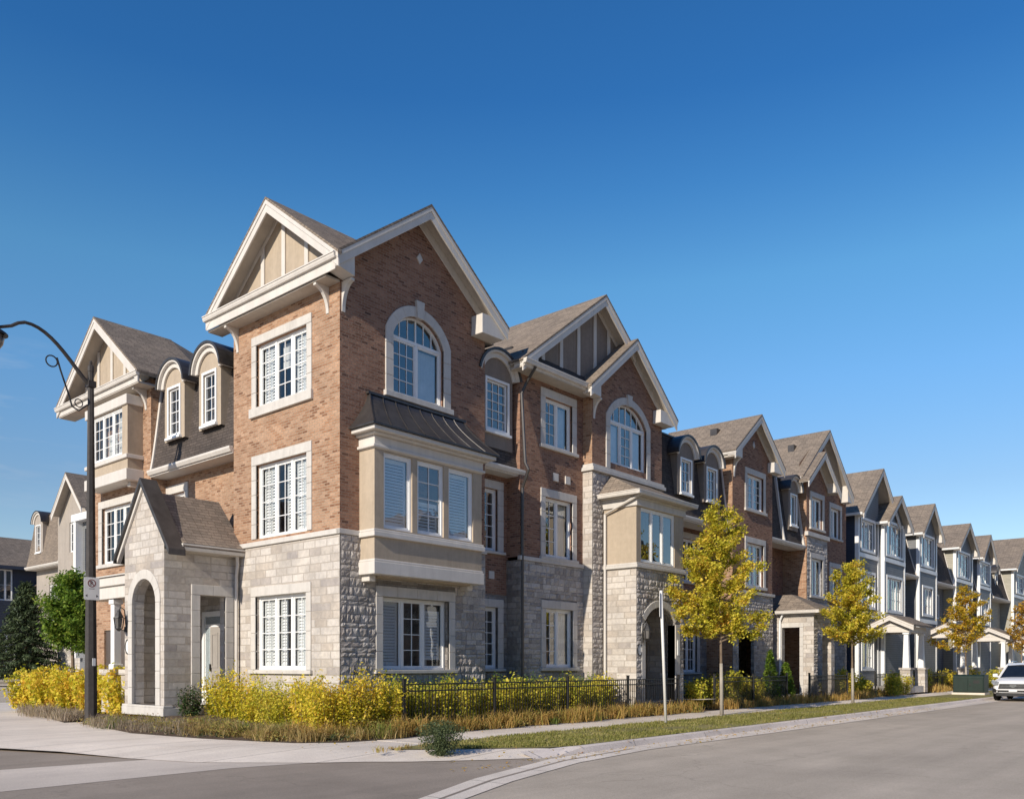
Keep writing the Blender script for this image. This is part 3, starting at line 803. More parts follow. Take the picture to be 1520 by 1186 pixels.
b = MB(FX(12.6)); b.box(20.75, 22.25, .02, .05, .5, 3.05); b.box(20.75, 20.86, .05, .09, .5, 3.05); b.box(22.14, 22.25, .05, .09, .5, 3.05); b.box(20.86, 22.14, .05, .09, 2.94, 3.05); d_ = soft(b.build('door_frame', 'white', T))
b = MB(FX(12.6)); b.box(20.90, 21.78, .05, .10, .5, 2.62)
for z0, z1 in ((.65, 1.35), (1.5, 2.45)):
    for u0, u1 in ((20.98, 21.31), (21.37, 21.70)): b.ring(rect(u0, u1, z0, z1), rect(u0 + .05, u1 - .05, z0 + .05, z1 - .05), .10, .115)
dd = b.build('front_door', 'door_white', T)
b = MB(FX(12.6)); b.box(21.70, 21.73, .1, .16, 1.4, 1.6); b.build('handle', 'black', dd)
b = MB(FX(12.6)); b.box(21.86, 22.08, .05, .07, .9, 2.6); b.box(20.9, 22.08, .05, .07, 2.70, 2.9); b.build('side_light', 'glass', d_)
b = MB(FX(12.62)); b.wall(rect(20.6, 22.5, .3, 4.4), [], 0); b.build('porch_back_wall', 'stone', T)
downspout(T, WORLD, [(12.36, 20.2, 4.45), (12.40, 20.24, 4.2), (12.40, 20.30, 3.9), (12.40, 20.30, .5)])
# right middle section: mansard with one dormer
RB = FY(16.6)
b = MB(RB); b.wall(rect(17.5, 19.06, 3.6, 7.1), [rect(17.70, 18.58, 4.85, 6.64)], 0); b.build('brick_wall', 'brick_shaded', T)
b = MB(RB); b.wall(rect(17.5, 19.06, .2, 3.6), [rect(17.70, 18.58, 1.47, 3.23)], 0.01); b.build('stone_wall', 'rubble', T)
for z0, z1 in ((4.85, 6.64), (1.47, 3.23)):
    window(T, RB, 17.70, 18.58, z0, z1, 0, 1, (3, 5), .13); surround(T, RB, 17.70, 18.58, z0, z1, 0.01, .24, .24, .08)
b = MB(RB); b.box(18.2, 18.42, 0, .03, 4.05, 4.27); b.build('vent_cover', 'trim', T)
RM = FY(16.5)
mansard(T, RM, 17.52, 19.22, 7.20, 10.08, .32, -.06, back=-1.5)
dormer(T, RM, 18.16, 1.34, 7.7, 9.72, .55, .26, -1.3, (.44, 8.22, 9.58), body='stucco_dk', gridr=(3, 5))
# body behind
b = MB(WORLD); b.box(14.3, 19.0, 18.2, 25.2, .3, 10.0); b.box(13.3, 19.0, 20.8, 25.2, 9.6, 10.12); b.build('rear_wall', 'brick', T)
b = MB(RF); b.box(13.6, 13.75, .02, .04, 0.95, 1.2); b.build('hose_cover', 'trim', T)

# ================================================================== left townhouse (same side street)
T = thing('townhouse', 'brown brick end townhouse with a boxed upper bay behind the dark lamp pole', 'townhouse', (12.52, 27.8, .3), 'townhouses of the brick row')
b = MB(L); b.wall([(25.2, 4.40), (29.6, 4.40), (29.6, 10.2), (25.2, 10.2)], [rect(26.45, 28.5, 4.84, 6.66)], 0)
b.poly([(25.2, 0, 4.4), (25.2, -3, 4.4), (25.2, -3, 10.2), (25.2, 0, 10.2)])
b.poly([(29.6, 0, .2), (29.6, -6, .2), (29.6, -6, 10.2), (29.6, 0, 10.2)])
b.wall(rect(25.2, 29.6, .2, 4.3), [rect(26.4, 28.4, .5, 2.7)], -.02)
b.build('brick_wall', 'brick', T)
window(T, L, 26.45, 28.5, 4.84, 6.66, 0, 3, (2, 4), .14, curtain=((0, 0, 1, 0, 1),), glass='glass_l'); surround(T, L, 26.45, 28.5, 4.84, 6.66, 0, .24, .24, .12)
b = MB(L); b.box(25.15, 29.65, -.05, .08, 4.30, 4.46); soft(b.build('string_course', 'precast', T))
by = MB(L)
by.wall(rect(25.70, 28.5, 7.85, 9.46), [rect(26.05, 28.15, 7.98, 9.42)], .48, .1)
by.poly([(28.5, 0, 7.851), (28.5, .48, 7.851), (28.5, .48, 9.7), (28.5, 0, 9.7)])
by.poly([(25.70, 0, 7.851), (25.70, .48, 7.851), (25.70, .48, 9.7), (25.70, 0, 9.7)])
by.box(25.70, 28.5, 0, .478, 7.3, 7.85)
bay = by.build('bay_box', 'stucco', T)
b = MB(L); b.box(25.64, 28.56, 0, .55, 7.16, 7.50); b.box(25.9, 26.1, 0, .3, 7.02, 7.16); soft(b.build('bay_trim', 'trim', bay), .012)
b = MB(L); b.box(25.64, 28.56, 0, .55, 7.82, 7.94); soft(b.build('bay_sill', 'trim', bay), .012)
b = MB(L); b.box(25.66, 28.54, 0, .54, 9.44, 9.74); soft(b.build('bay_trim', 'trim', bay), .012)
window(T, L, 26.05, 28.15, 7.98, 9.42, .48, 3, (2, 4), .10, glass='glass_l', curtain=((0, 0, 1, 0, 1), (1, 0, 1, 0, .6)))
gable(T, L, 27.8, 2.90, 10.22, 12.52, .55, -2.0)
b = MB(L)   # hipped end of the roof
b.add([L(*p) for p in ((24.9, -2.0, 10.28), (30.7, -2.0, 10.28), (27.8, -2.0, 12.58), (24.9, -4.6, 10.28), (30.7, -4.6, 10.28), (27.8, -3.0, 12.3))],
      [(0, 2, 5, 3), (1, 2, 5, 4), (3, 5, 4)]); b.build('roof_hip', 'shingle', T)
b = MB(L); b.wall([(25.2, 10.2), (29.9, 10.2), (29.9, 10.7), (27.8, 12.44), (25.2, 10.4)], [], .05); b.build('gable_panel', 'stucco', T)
b = MB(L)
for u in (25.9, 26.75, 27.65, 28.6, 29.5): b.box(u - .075, u + .075, .052, .09, 10.24, 12.42 - .79*abs(u - 27.8))
soft(b.build('gable_batten', 'trim', T))
b = MB(L); b.box(24.95, 30.65, -.02, .5, 9.92, 9.97); b.build('soffit', 'soffit', T)
b = MB(L); b.box(24.95, 30.65, .47, .52, 9.95, 10.24); soft(b.build('fascia', 'trim', T))
gutter(T, L, 24.88, 30.72, .64, 10.25)
bracket(T, L, 25.5, 0, 9.92, .42, .6)
# small entrance porch with a white post
b = MB(FX(11.3)); b.box(23.7, 26.7, -1.2, .1, 3.86, 4.12); b.box(23.8, 26.6, -1.2, .02, 3.5, 3.859); soft(b.build('porch_beam', 'trim', T), .01)
b = MB(FX(11.3)); b.prism_u([(.16, 4.12), (-1.22, 4.38), (-1.22, 4.13)], 23.6, 26.8); b.build('porch_roof', 'shingle', T)
for yc in (25.25, 24.0):
    b = MB(WORLD); b.box(11.38, 11.60, yc - .11, yc + .11, 1.45, 3.5); b.box(11.34, 11.64, yc - .15, yc + .15, 1.45, 1.6); b.box(11.34, 11.64, yc - .15, yc + .15, 3.35, 3.49)
    c = soft(b.build('porch_post', 'white', T), .01)
    b = MB(WORLD); b.box(11.2, 11.8, yc - .3, yc + .3, .2, 1.3); b.box(11.15, 11.85, yc - .35, yc + .35, 1.3, 1.449); b.build('post_pier', 'stone', c)
b = MB(L); b.box(26.4, 28.4, -.12, -.07, .5, 2.7); b.build('front_door', 'door', T)
b = MB(WORLD); b.box(14.3, 18, 25.3, 29.5, .3, 10.1); b.build('rear_wall', 'brick', T)

# ================================================================== half-timbered townhouse with the porch bay
T = thing('townhouse', 'brick and grey stone townhouse with half-timbered gable and tan bay over an arched porch', 'townhouse', (22.5, 16.1, .3), 'townhouses of the brick row')
W = FY(15.75)
hz = ((8.17, 9.62), (4.83, 6.62), (1.5, 3.27))
b = MB(RF); b.wall(rect(19.0, 22.1, 4.72, 10.3), [rect(20.17, 21.52, a, c) for a, c in hz[:2]], 0)
b.poly([(19.0, 0, 4.72), (19.0, -2, 4.72), (19.0, -2, 10.3), (19.0, 0, 10.3)])
b.build('brick_wall', 'brick_shaded', T)
b = MB(W); b.poly([(22.1, 0, 7.9), (22.1, -.36, 7.9), (22.1, -.36, 10.4), (22.1, 0, 10.4)]); b.build('brick_wall', 'brick', T)
b = MB(W)
A3 = [(23.08, 8.12)] + arc(23.08, 25.28, 9.56, .62) + [(25.28, 8.12)]
b.wall([(22.1, 7.9), (26.3, 7.9), (26.3, 10.45), (24.15, 12.15), (22.1, 10.5)], [A3], 0)
b.poly([(26.3, 0, 7.9), (26.3, -3, 7.9), (26.3, -3, 10.4), (26.3, 0, 10.4)])
b.build('brick_wall', 'brick_shaded', T)
b = MB(RF); b.wall(rect(18.98, 22.1, .2, 4.62), [rect(20.17, 21.52, *hz[2])], .02, .15)
b.poly([(18.98, .02, .2), (18.98, -1, .2), (18.98, -1, 4.62), (18.98, .02, 4.62)])
b.fr = W; b.wall(rect(22.08, 26.32, .2, 7.68), [], .02)
b.poly([(26.32, .02, .2), (26.32, -2, .2), (26.32, -2, 7.68), (26.32, .02, 7.68)])
b.build('stone_wall', 'rubble', T)
rubble(T, RF, 19.0, 22.08, .3, 4.62, .022, [(19.95, 21.74, 1.4, 3.52)], 2)
rubble(T, W, 22.1, 26.3, .3, 7.68, .022, [(22.66, 25.64, .2, 7.0)], 3)
b = MB(W); b.poly([(22.08, .02, .2), (22.08, -.35, .2), (22.08, -.35, 7.68), (22.08, .02, 7.68)]); b.build('stone_wall', 'stone', T)
b = MB(RF); b.box(18.95, 22.07, -.05, .07, 4.622, 4.745); soft(b.build('string_course', 'precast', T))
b = MB(W); b.box(22.0, 26.4, -.36, .12, 7.682, 7.80); b.box(22.04, 26.36, -.35, .07, 7.801, 7.90)
soft(b.build('string_course', 'precast', T))
for n, (a, c) in enumerate(hz):
    v = .02 if n == 2 else 0
    window(T, RF, 20.17, 21.52, a, c, v, 2, (2, 4), .14, curtain=((1, 0, 1, 0, 1),), blank=(1,))
    surround(T, RF, 20.17, 21.52, a, c, v, .22, .25, .1)
for u in (20.55, 21.15):
    b = MB(RF); b.box(u, u + .24, 0, .035, 7.16, 7.40); b.build('vent_cover', 'trim', T)
arch_window(T, W, 23.08, 25.28, 8.12, 9.52, .62, 0, 3, .15, shade=(0, 2))
b = MB(W)
o = arc(23.08, 25.28, 9.56, .62, 14, .24); i_ = arc(23.08, 25.28, 9.56, .62, 14, 0)
for k in range(7): b.ring(o[2*k:2*k + 3], i_[2*k:2*k + 3], -.05, .035, closed=False)
for k in range(4):
    z0 = 7.92 + (o[0][1] - 7.92)*k/4; z1 = 7.92 + (o[0][1] - 7.92)*(k + 1)/4
    b.box(22.85, 23.08, -.05, .034, z0 + .003, z1 - .003); b.box(25.28, 25.51, -.05, .034, z0 + .003, z1 - .003)
b.prism([(24.08, 10.15), (24.28, 10.15), (24.33, 10.52), (24.03, 10.52)], -.04, .075)
soft(b.build('window_surround', 'precast', T))
# roofs
gable(T, RF, 22.70, 4.10, 10.20, 13.30, .45, -4.2, halfR=1.75, frieze=.0, fw=.12)
b = MB(WORLD); b.box(19.8, 20.15, 17.1, 17.4, 11.05, 11.27); b.build('roof_vent', 'metal', T)
b = MB(RF); b.wall([(19.0, 10.3), (24.6, 10.3), (24.6, 11.7), (22.7, 13.2), (19.0, 10.42)], [], 0.0); b.build('gable_panel', 'stucco_dk', T)
b = MB(RF)
for u in (20.05, 20.94, 21.83, 22.72, 23.5): b.box(u - .08, u + .08, .002, .04, 10.6, 13.2 - .76*abs(u - 22.7))
soft(b.build('gable_batten', 'trim', T))
b = MB(RF); b.prism_u([(.5, 10.24), (.0, 10.72), (0, 10.6), (.48, 10.17)], 19.1, 22.4); b.build('apron_roof', 'shingle_dk', T)
b = MB(RF); b.box(18.62, 22.1, -.02, .48, 10.02, 10.07); b.build('soffit', 'soffit', T)
b = MB(RF); b.box(18.62, 22.1, .46, .50, 10.05, 10.22); soft(b.build('fascia', 'trim', T))
gutter(T, RF, 18.58, 22.0, .62, 10.24)
ret_box(T, RF, [(18.62, 10.06), (19.35, 10.06), (19.35, 10.66), (18.62, 10.18)], .10, .416)
gable(T, W, 24.15, 2.60, 10.14, 12.25, .35, -4.0, frieze=0)
ret_box(T, W, [(21.58, 9.98), (22.15, 9.94), (22.15, 10.55), (21.58, 10.12)], .012, .318)
ret_box(T, W, [(25.70, 9.92), (26.55, 9.92), (26.70, 10.02), (26.70, 10.12), (26.4, 10.34), (25.70, 10.36)], .012, .318)
b = MB(W); b.box(25.7, 26.6, -2.5, .01, 9.92, 10.04); b.build('soffit', 'soffit', T)
bracket(T, W, 22.2, 0, 9.94, .28, .6)
# porch bay
B = FY(14.5)
b = MB(B)
H3 = [(23.20, .4)] + arc(23.20, 25.05, 2.98, .46) + [(25.05, .4)]
b.wall(rect(22.7, 25.6, .2, 4.60), [H3], 0, .3)
b.poly([(25.6, 0, .2), (25.6, -1.24, .2), (25.6, -1.24, 4.6), (25.6, 0, 4.6)])
b.fr = FY(14.8); b.wall(rect(22.7, 25.6, .2, 4.60), [H3], 0, 0)
pb = b.build('porch', 'rubble', T)
rubble(pb, B, 22.7, 25.6, .25, 4.6, .002, [(22.98, 25.34, .2, 3.1), (23.3, 24.95, 3.1, 3.62)], 4)
b = MB(B); b.poly([(22.7, 0, .2), (22.7, -1.24, .2), (22.7, -1.24, 4.6), (22.7, 0, 4.6)]); b.build('porch_side', 'stone', pb)
b = MB(B); b.poly([(25.3, -.31, .2), (25.3, -1.24, .2), (25.3, -1.24, 3.6), (25.3, -.31, 3.6)])
b.build('porch_side', 'stone', pb)
b = MB(B)
o = arc(23.20, 25.05, 2.98, .46, 12, .22); i_ = arc(23.20, 25.05, 2.98, .46, 12, -.004)
for k in range(6): b.ring(o[2*k:2*k + 3], i_[2*k:2*k + 3], -.05, .03, closed=False)
b.box(25.05, 25.34, -.28, .028, .4, 2.9); b.box(22.98, 23.2, -.28, .028, .4, 2.9)
soft(b.build('arch_surround', 'precast', pb), .01)
b = MB(B); b.box(22.62, 25.68, -1.24, .08, 4.602, 4.70); b.box(22.65, 25.65, -1.24, .05, 4.701, 4.76)
soft(b.build('sill_course', 'precast', pb), .01)
b = MB(B); b.box(22.64, 25.66, -1.24, .06, 6.52, 6.74); b.box(22.6, 25.7, -1.24, .1, 6.741, 6.80)
soft(b.build('porch_trim', 'precast', pb), .01)
b = MB(B)
b.wall(rect(22.7, 25.6, 4.76, 6.52), [rect(22.95, 25.02, 4.80, 6.50)], 0, .1)
b.poly([(22.7, 0, 4.76), (22.7, -1.24, 4.76), (22.7, -1.24, 6.52), (22.7, 0, 6.52)])
b.poly([(25.6, 0, 4.76), (25.6, -1.24, 4.76), (25.6, -1.24, 6.52), (25.6, 0, 6.52)])
b.build('bay_box', 'stucco', T)
window(T, B, 22.95, 25.02, 4.80, 6.50, 0, 3, (1, 1), .08)
b = MB(B)
b.add([B(*p) for p in ((22.40, .3, 6.94), (25.95, .3, 6.94), (25.95, -1.24, 6.94), (22.40, -1.24, 6.94), (23.0, -1.1, 7.62), (25.3, -1.1, 7.62), (25.3, -1.24, 7.62), (23.0, -1.24, 7.62))],
      [(0, 1, 5, 4), (1, 2, 6, 5), (0, 4, 7, 3), (4, 5, 6, 7), (0, 1, 2, 3)]); br_ = b.build('bay_roof', 'shingle', T)
b = MB(B); b.box(22.45, 25.9, -1.2, .28, 6.80, 6.84); b.build('soffit', 'soffit', br_)
gutter(T, B, 22.34, 26.0, .36, 6.95); gutter(T, FX(22.7), 14.15, 15.74, .38, 6.952)
b = MB(B); b.poly([(22.75, -1.22, .3), (25.5, -1.22, .3), (25.5, -1.22, 4.5), (22.75, -1.22, 4.5)]); b.build('porch_back_wall', 'stucco_dk', T)
b = MB(B); b.box(23.5, 24.5, -1.21, -1.15, .45, 2.7); b.build('front_door', 'door', T)
b = MB(B); b.box(22.75, 25.5, -1.2, -.02, .3, .42); b.build('porch_floor', 'precast', T)
b = MB(B); b.box(25.14, 25.26, .03, .05, 1.9, 2.4); b.build('notice_plate', 'white', T)
downspout(T, WORLD, [(22.55, 14.2, 6.85), (22.55, 14.6, 6.7), (22.62, 15.62, 6.35), (22.62, 15.62, .4)])
downspout(T, WORLD, [(19.05, 15.55, 10.1), (19.05, 15.9, 9.7), (18.98, 16.02, 9.4), (19.0, 15.9, 7.4), (19.05, 15.82, 7.2), (19.05, 15.9, 7.0), (19.05, 16.05, 6.7), (19.05, 16.05, .3)], 'metal')
b = MB(WORLD); b.box(19.1, 26.2, 18.2, 25, .3, 10.1); b.build('rear_wall', 'brick', T)

# ================================================================== twin-dormer townhouse
T = thing('townhouse', 'brick townhouse with two arched dormers beside a plain brick gable, behind the nearest street tree', 'townhouse', (31.5, 16.1, .3), 'townhouses of the brick row')
RD = FY(16.9)
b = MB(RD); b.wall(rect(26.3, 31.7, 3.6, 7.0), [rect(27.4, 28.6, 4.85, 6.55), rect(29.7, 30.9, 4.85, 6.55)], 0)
b.build('brick_wall', 'brick_shaded', T)
b = MB(RD); b.wall(rect(26.3, 31.7, .2, 3.6), [rect(29.7, 30.9, 1.3, 3.1), rect(27.3, 28.3, .4, 2.8)], 0.01); b.build('stone_wall', 'rubble', T)
for u0, u1, z0, z1 in ((27.4, 28.6, 4.85, 6.55), (29.7, 30.9, 4.85, 6.55), (29.7, 30.9, 1.3, 3.1)):
    window(T, RD, u0, u1, z0, z1, 0, 2, (2, 4), .13); surround(T, RD, u0, u1, z0, z1, .01, .22, .24, .08)
b = MB(RD); b.box(27.3, 28.3, -.1, -.05, .4, 2.8); b.build('front_door', 'door', T)
mansard(T, RM, 26.32, 31.7, 7.05, 9.95, .62, .24, back=-1.5)
for uc in (28.22, 30.2):
    dormer(T, RM, uc, 1.22, 7.8, 9.26, .54, .62, -1.3, (.36, 7.95, 9.12), body='stucco_dk', gridr=(2, 3), blindf=(uc > 30))
slope_trim(T, RM, 31.62, 7.05, 9.95, .62, .24)
b = MB(W); b.wall([(31.7, 4.62), (35.45, 4.62), (35.45, 10.35), (33.6, 11.75), (31.7, 10.3)], [rect(33.0, 34.55, 8.02, 9.45), rect(33.0, 34.55, 4.85, 6.62)], 0)
b.build('brick_wall', 'brick_shaded', T); b = MB(W)
b.poly([(31.7, 0, .2), (31.7, -1.2, .2), (31.7, -1.2, 10.3), (31.7, 0, 10.3)]); b.build('brick_wall', 'brick', T); b = MB(W)
b.poly([(35.45, 0, .2), (35.45, -1.2, .2), (35.45, -1.2, 10.3), (35.45, 0, 10.3)])
b.build('brick_wall', 'brick_shaded', T)
b = MB(W); b.wall(rect(31.68, 35.47, .2, 4.5), [rect(32.2, 33.6, .4, 2.9)], .02); b.build('stone_wall', 'rubble', T)
rubble(T, W, 31.7, 35.45, .3, 4.5, .022, [(32.2, 33.6, .3, 2.9)], 5)
b = MB(W); b.box(32.2, 33.6, -.7, -.65, .4, 2.9); b.build('front_door', 'door', T)
b = MB(W); b.box(31.62, 35.53, -.05, .10, 4.502, 4.62); soft(b.build('string_course', 'precast', T))
for z0, z1 in ((8.02, 9.45), (4.85, 6.62)):
    window(T, W, 33.0, 34.55, z0, z1, 0, 2, (2, 4), .14, curtain=((0, 0, 1, 0, 1),) if z0 > 7 else ()); surround(T, W, 33.0, 34.55, z0, z1, 0, .2, .24, .12)
b = MB(W); b.prism([(33.6, 10.55), (33.7, 10.7), (33.6, 10.85), (33.5, 10.7)], 0, .035); b.build('gable_vent', 'precast', T)
gable(T, W, 33.6, 2.35, 10.0, 11.85, .35, -4, frieze=0)
ret_box(T, W, [(31.27, 9.85), (31.95, 9.82), (31.95, 10.42), (31.27, 9.98)], .012, .318)
ret_box(T, W, [(34.95, 9.78), (35.8, 9.78), (35.93, 9.88), (35.93, 9.98), (35.6, 10.22), (34.95, 10.2)], .012, .318)
gutter(T, FX(31.7), 15.38, 19, .48, 10.02)
b = MB(WORLD); b.box(31.3, 31.69, 15.45, 19, 9.8, 9.86); b.build('soffit', 'soffit', T)
bracket(T, W, 31.85, 0, 9.82, .26, .7)
b = MB(WORLD); b.box(32.6, 32.95, 16.9, 17.2, 11.0, 11.42); b.build('roof_vent', 'metal', T)
b = MB(WORLD); b.box(26.4, 35.4, 18.3, 25, .3, 10.0); b.build('rear_wall', 'brick', T)

# ================================================================== double-gabled townhouse closing the brick row
T = thing('townhouse', 'far brick townhouse with one gable nested in a larger one and a pale stone porch', 'townhouse', (41, 16.1, .3), 'townhouses of the brick row')
b = MB(RD); b.wall(rect(35.45, 39.2, .2, 7.1), [rect(37.0, 37.9, 4.85, 6.5)], 0); b.build('brick_wall', 'brick_shaded', T)
window(T, RD, 37.0, 37.9, 4.85, 6.5, 0, 1, (2, 4), .13)
mansard(T, RM, 35.47, 39.2, 7.1, 10.0, .62, .2, back=-1.5)
slope_trim(T, RM, 36.9, 7.1, 10.0, .68, .26); slope_trim(T, RM, 39.12, 7.1, 10.0, .68, .26)
dormer(T, RM, 38.05, 1.05, 7.7, 9.5, .5, .60, -1.3, (.3, 8.0, 9.3), body='stucco_dk', gridr=(1, 1))
b = MB(W); b.wall([(39.2, 7.8), (41.7, 7.8), (41.7, 10.4), (40.35, 11.6), (39.2, 10.6)], [rect(39.75, 41.1, 8.05, 9.5)], 0)
b.build('brick_wall', 'brick_shaded', T); b = MB(W)
b.poly([(39.2, 0, .2), (39.2, -1.2, .2), (39.2, -1.2, 10.4), (39.2, 0, 10.4)]); b.build('brick_wall', 'brick', T)
b = MB(RF); b.wall([(41.7, 4.6), (45.3, 4.6), (45.3, 10.3), (41.8, 12.9), (39.2, 11.0), (39.2, 10.4), (41.7, 10.4)], [rect(43.1, 44.4, 8.0, 9.5), rect(43.1, 44.4, 4.85, 6.5)], 0)
b.poly([(45.3, 0, .2), (45.3, -9, .2), (45.3, -9, 10.2), (45.3, 0, 10.2)])
b.build('brick_wall', 'brick_shaded', T)
b = MB(W); b.wall(rect(39.18, 41.72, .2, 7.6), [rect(39.75, 41.1, 4.85, 6.62)], .02); b.build('stone_wall', 'rubble', T)
rubble(T, W, 39.2, 41.7, .3, 7.6, .022, [(39.54, 41.31, 4.7, 6.87)], 6)
b = MB(RF); b.wall(rect(41.7, 45.32, .2, 4.5), [], .02); b.build('stone_wall', 'rubble', T)
b = MB(W); b.box(39.1, 41.8, -.05, .12, 7.602, 7.8); soft(b.build('string_course', 'precast', T))
b = MB(RF); b.box(41.8, 45.36, -.05, .08, 4.502, 4.6); soft(b.build('string_course', 'precast', T))
for fr, u0, u1, z0, z1 in ((W, 39.75, 41.1, 8.05, 9.5), (W, 39.75, 41.1, 4.85, 6.62), (RF, 43.1, 44.4, 8.0, 9.5), (RF, 43.1, 44.4, 4.85, 6.5)):
    window(T, fr, u0, u1, z0, z1, 0.0, 2, (1, 1), .13, curtain=((0, 0, 1, 0, 1),)); surround(T, fr, u0, u1, z0, z1, .02, .2, .24, .1)
gable(T, RF, 41.8, 3.3, 10.2, 12.95, .45, -4, frieze=0)
ret_box(T, RF, [(44.4, 9.9), (45.0, 9.9), (45.08, 10.05), (45.08, 10.18), (44.4, 10.75)], .02, .416)
gable(T, W, 40.35, 2.0, 9.98, 11.58, .45, -1.2, frieze=0)
ret_box(T, W, [(41.75, 9.95), (42.2, 9.95), (42.33, 10.05), (42.33, 10.1), (41.75, 10.55)], .02, .416)
gutter(T, FX(38.5), 15.7, 19, .05, 10.22)
b = MB(WORLD); b.box(40.5, 40.85, 16.9, 17.2, 11.8, 12.28); b.build('roof_vent', 'metal', T)
# pale stone porch box
PS = FX(36.0)
b = MB(PS); b.wall(rect(14.15, 16.9, .1, 3.72), [rect(14.76, 15.54, .3, 3.2)], 0, .25); pp = b.build('porch', 'stone', T)
b = MB(PS); b.wall(rect(14.15, 16.9, .1, 3.72), [rect(14.76, 15.54, .3, 3.2)], -.25, 0); b.build('porch_lining', 'stucco_dk', pp)
b = MB(FY(14.15)); b.box(36.004, 36.42, -.26, -.004, .1, 3.7); b.build('porch_pier', 'rubble', pp)
rubble(pp, FY(14.15), 36.01, 36.42, .15, 3.2, .0, [], 9)
b = MB(FY(14.15)); b.box(38.0, 38.4, -.4, -.004, .1, 3.7); b.build('porch_pier', 'stone', pp)
b = MB(FY(14.15)); b.box(36.421, 37.999, -.25, -.01, 3.15, 3.7); b.build('porch_lintel', 'stone', pp)
b = MB(PS); b.box(14.08, 16.9, -2.45, .06, 3.722, 3.88); soft(b.build('porch_beam', 'trim', pp), .01)
surround(T, PS, 14.76, 15.54, .3, 3.2, 0, .16, .2)
b = MB(WORLD)
b.add([Vector(p) for p in ((35.72, 13.85, 3.9), (38.7, 13.85, 3.9), (38.7, 16.9, 3.9), (35.72, 16.9, 3.9), (36.9, 15.5, 4.7), (37.5, 15.5, 4.7), (37.5, 16.9, 4.7), (36.9, 16.9, 4.7))],
      [(0, 1, 5, 4), (1, 2, 6, 5), (0, 4, 7, 3), (4, 5, 6, 7), (0, 1, 2, 3)]); b.build('porch_roof', 'shingle', pp)
gutter(T, PS, 13.8, 15.74, .33, 3.92); gutter(T, FY(14.15), 35.68, 38.75, .34, 3.92)
b = MB(WORLD); b.box(36.5, 37.5, 16.72, 16.84, .3, 2.7); b.build('front_door', 'door', T)
b = MB(WORLD); b.box(36.1, 38.3, 14.4, 16.8, .1, .28); b.build('porch_floor', 'precast', T)
downspout(T, WORLD, [(35.85, 15.45, 3.8), (35.9, 15.6, 3.5), (35.92, 15.62, .3)], 'white')
b = MB(WORLD); b.box(35.6, 45.2, 18.3, 25, .3, 10.0); b.build('rear_wall', 'brick', T)

# ================================================================== siding-clad townhouses beyond
def siding_house(label, x, parts, sid='siding', back=24):
    """parts: list of (kind, x0, x1, Y, ...) sections along the street"""
    T = thing('townhouse', label, 'townhouse', (x, 16, .3), 'siding-clad townhouses down the street')
    for p in parts:
        k = p['k']; x0, x1, Y = p['x0'], p['x1'], p['Y']; fr = FY(Y); c = (x0 + x1)/2; m = p.get('mat', sid)
        if k == 'g':
            za, zr, half = p['ze'], p['zr'], p['half']
            gc = p.get('c', c); sl = (zr - za)/half
            hs = [rect(u0, u1, z0, z1) for u0, u1, z0, z1 in p['win']]
            b = MB(fr)
            b.wall([(x0, .2), (x1, .2), (x1, zr - sl*abs(x1 - gc) - .1), (gc, zr - .1), (x0, zr - sl*abs(x0 - gc) - .1)], hs, 0, .1)
            b.build('siding_wall', m, T)
            b = MB(fr)
            b.poly([(x0, 0, .2), (x0, -1.6, .2), (x0, -1.6, za + .2), (x0, 0, za + .2)])
            b.poly([(x1, 0, .2), (x1, -1.6, .2), (x1, -1.6, za + .2), (x1, 0, za + .2)])
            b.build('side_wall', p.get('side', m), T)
            b = MB(fr)
            for u in (x0, x1):
                sg = 1 if u == x0 else -1
                b.box(u - .03*sg, u + .16*sg, -.16, .035, .2, za + .1)
            b.box(x0 - .02, x1 + .02, -.1, .05, 7.45, 7.68); b.box(x0 - .02, x1 + .02, -.1, .05, 4.25, 4.5)
            b.build('corner_board', 'white', T)
            for u0, u1, z0, z1 in p['win']:
                window(T, fr, u0, u1, z0, z1, 0, 3 if u1 - u0 > 2 else 2, (2, 3), .1, curtain=((0, .2, 1, 0, 1),), blank=(0,))
                s = MB(fr); s.ring(rect(u0 - .12, u1 + .12, z0 - .12, z1 + .14), rect(u0, u1, z0, z1), -.02, .04); s.build('window_trim', 'white', T)
            gable(T, fr, gc, half, za, zr, .4, -5, rmat='trim')
            ret_box(T, fr, [(gc - half + .03, za - .16), (gc - half + .5, za - .16), (gc - half + .5, za + .36), (gc - half + .03, za - .02)], .01, .36)
            ret_box(T, fr, [(gc + half - .5, za - .16), (gc + half - .03, za - .16), (gc + half - .03, za - .02), (gc + half - .5, za + .36)], .01, .36)
            gutter(T, FX(gc - half), Y - .35, Y + 4, .1, za + .03, 'white')
        else:
            b = MB(FY(16.6)); hs = [rect(u0, u1, z0, z1) for u0, u1, z0, z1 in p['win']]
            b.wall(rect(x0, x1, .2, 7.1), hs, 0); b.build('siding_wall', m, T)
            for u0, u1, z0, z1 in p['win']: window(T, FY(16.6), u0, u1, z0, z1, 0, 2, (1, 1), .1)
            mansard(T, RM, x0, x1, 7.1, 9.75, .6, -.1, back=-1.5)
            slope_trim(T, RM, x1 - .08, 7.1, 9.75, .62, -.1); slope_trim(T, RM, x0 + .08, 7.1, 9.75, .62, -.1)
            if p.get('d'): dormer(T, RM, c, 1.2, 7.5, 9.2, .5, .22, -1.2, (.32, 7.9, 9.05), body='siding_lt', gridr=(2, 2), blindf=True)
    xs = [p['x0'] for p in parts] + [p['x1'] for p in parts]
    b = MB(WORLD); b.box(min(xs) + .1, max(xs) - .1, 18, back, .3, 9.8); b.build('rear_wall', m, T)
    return T
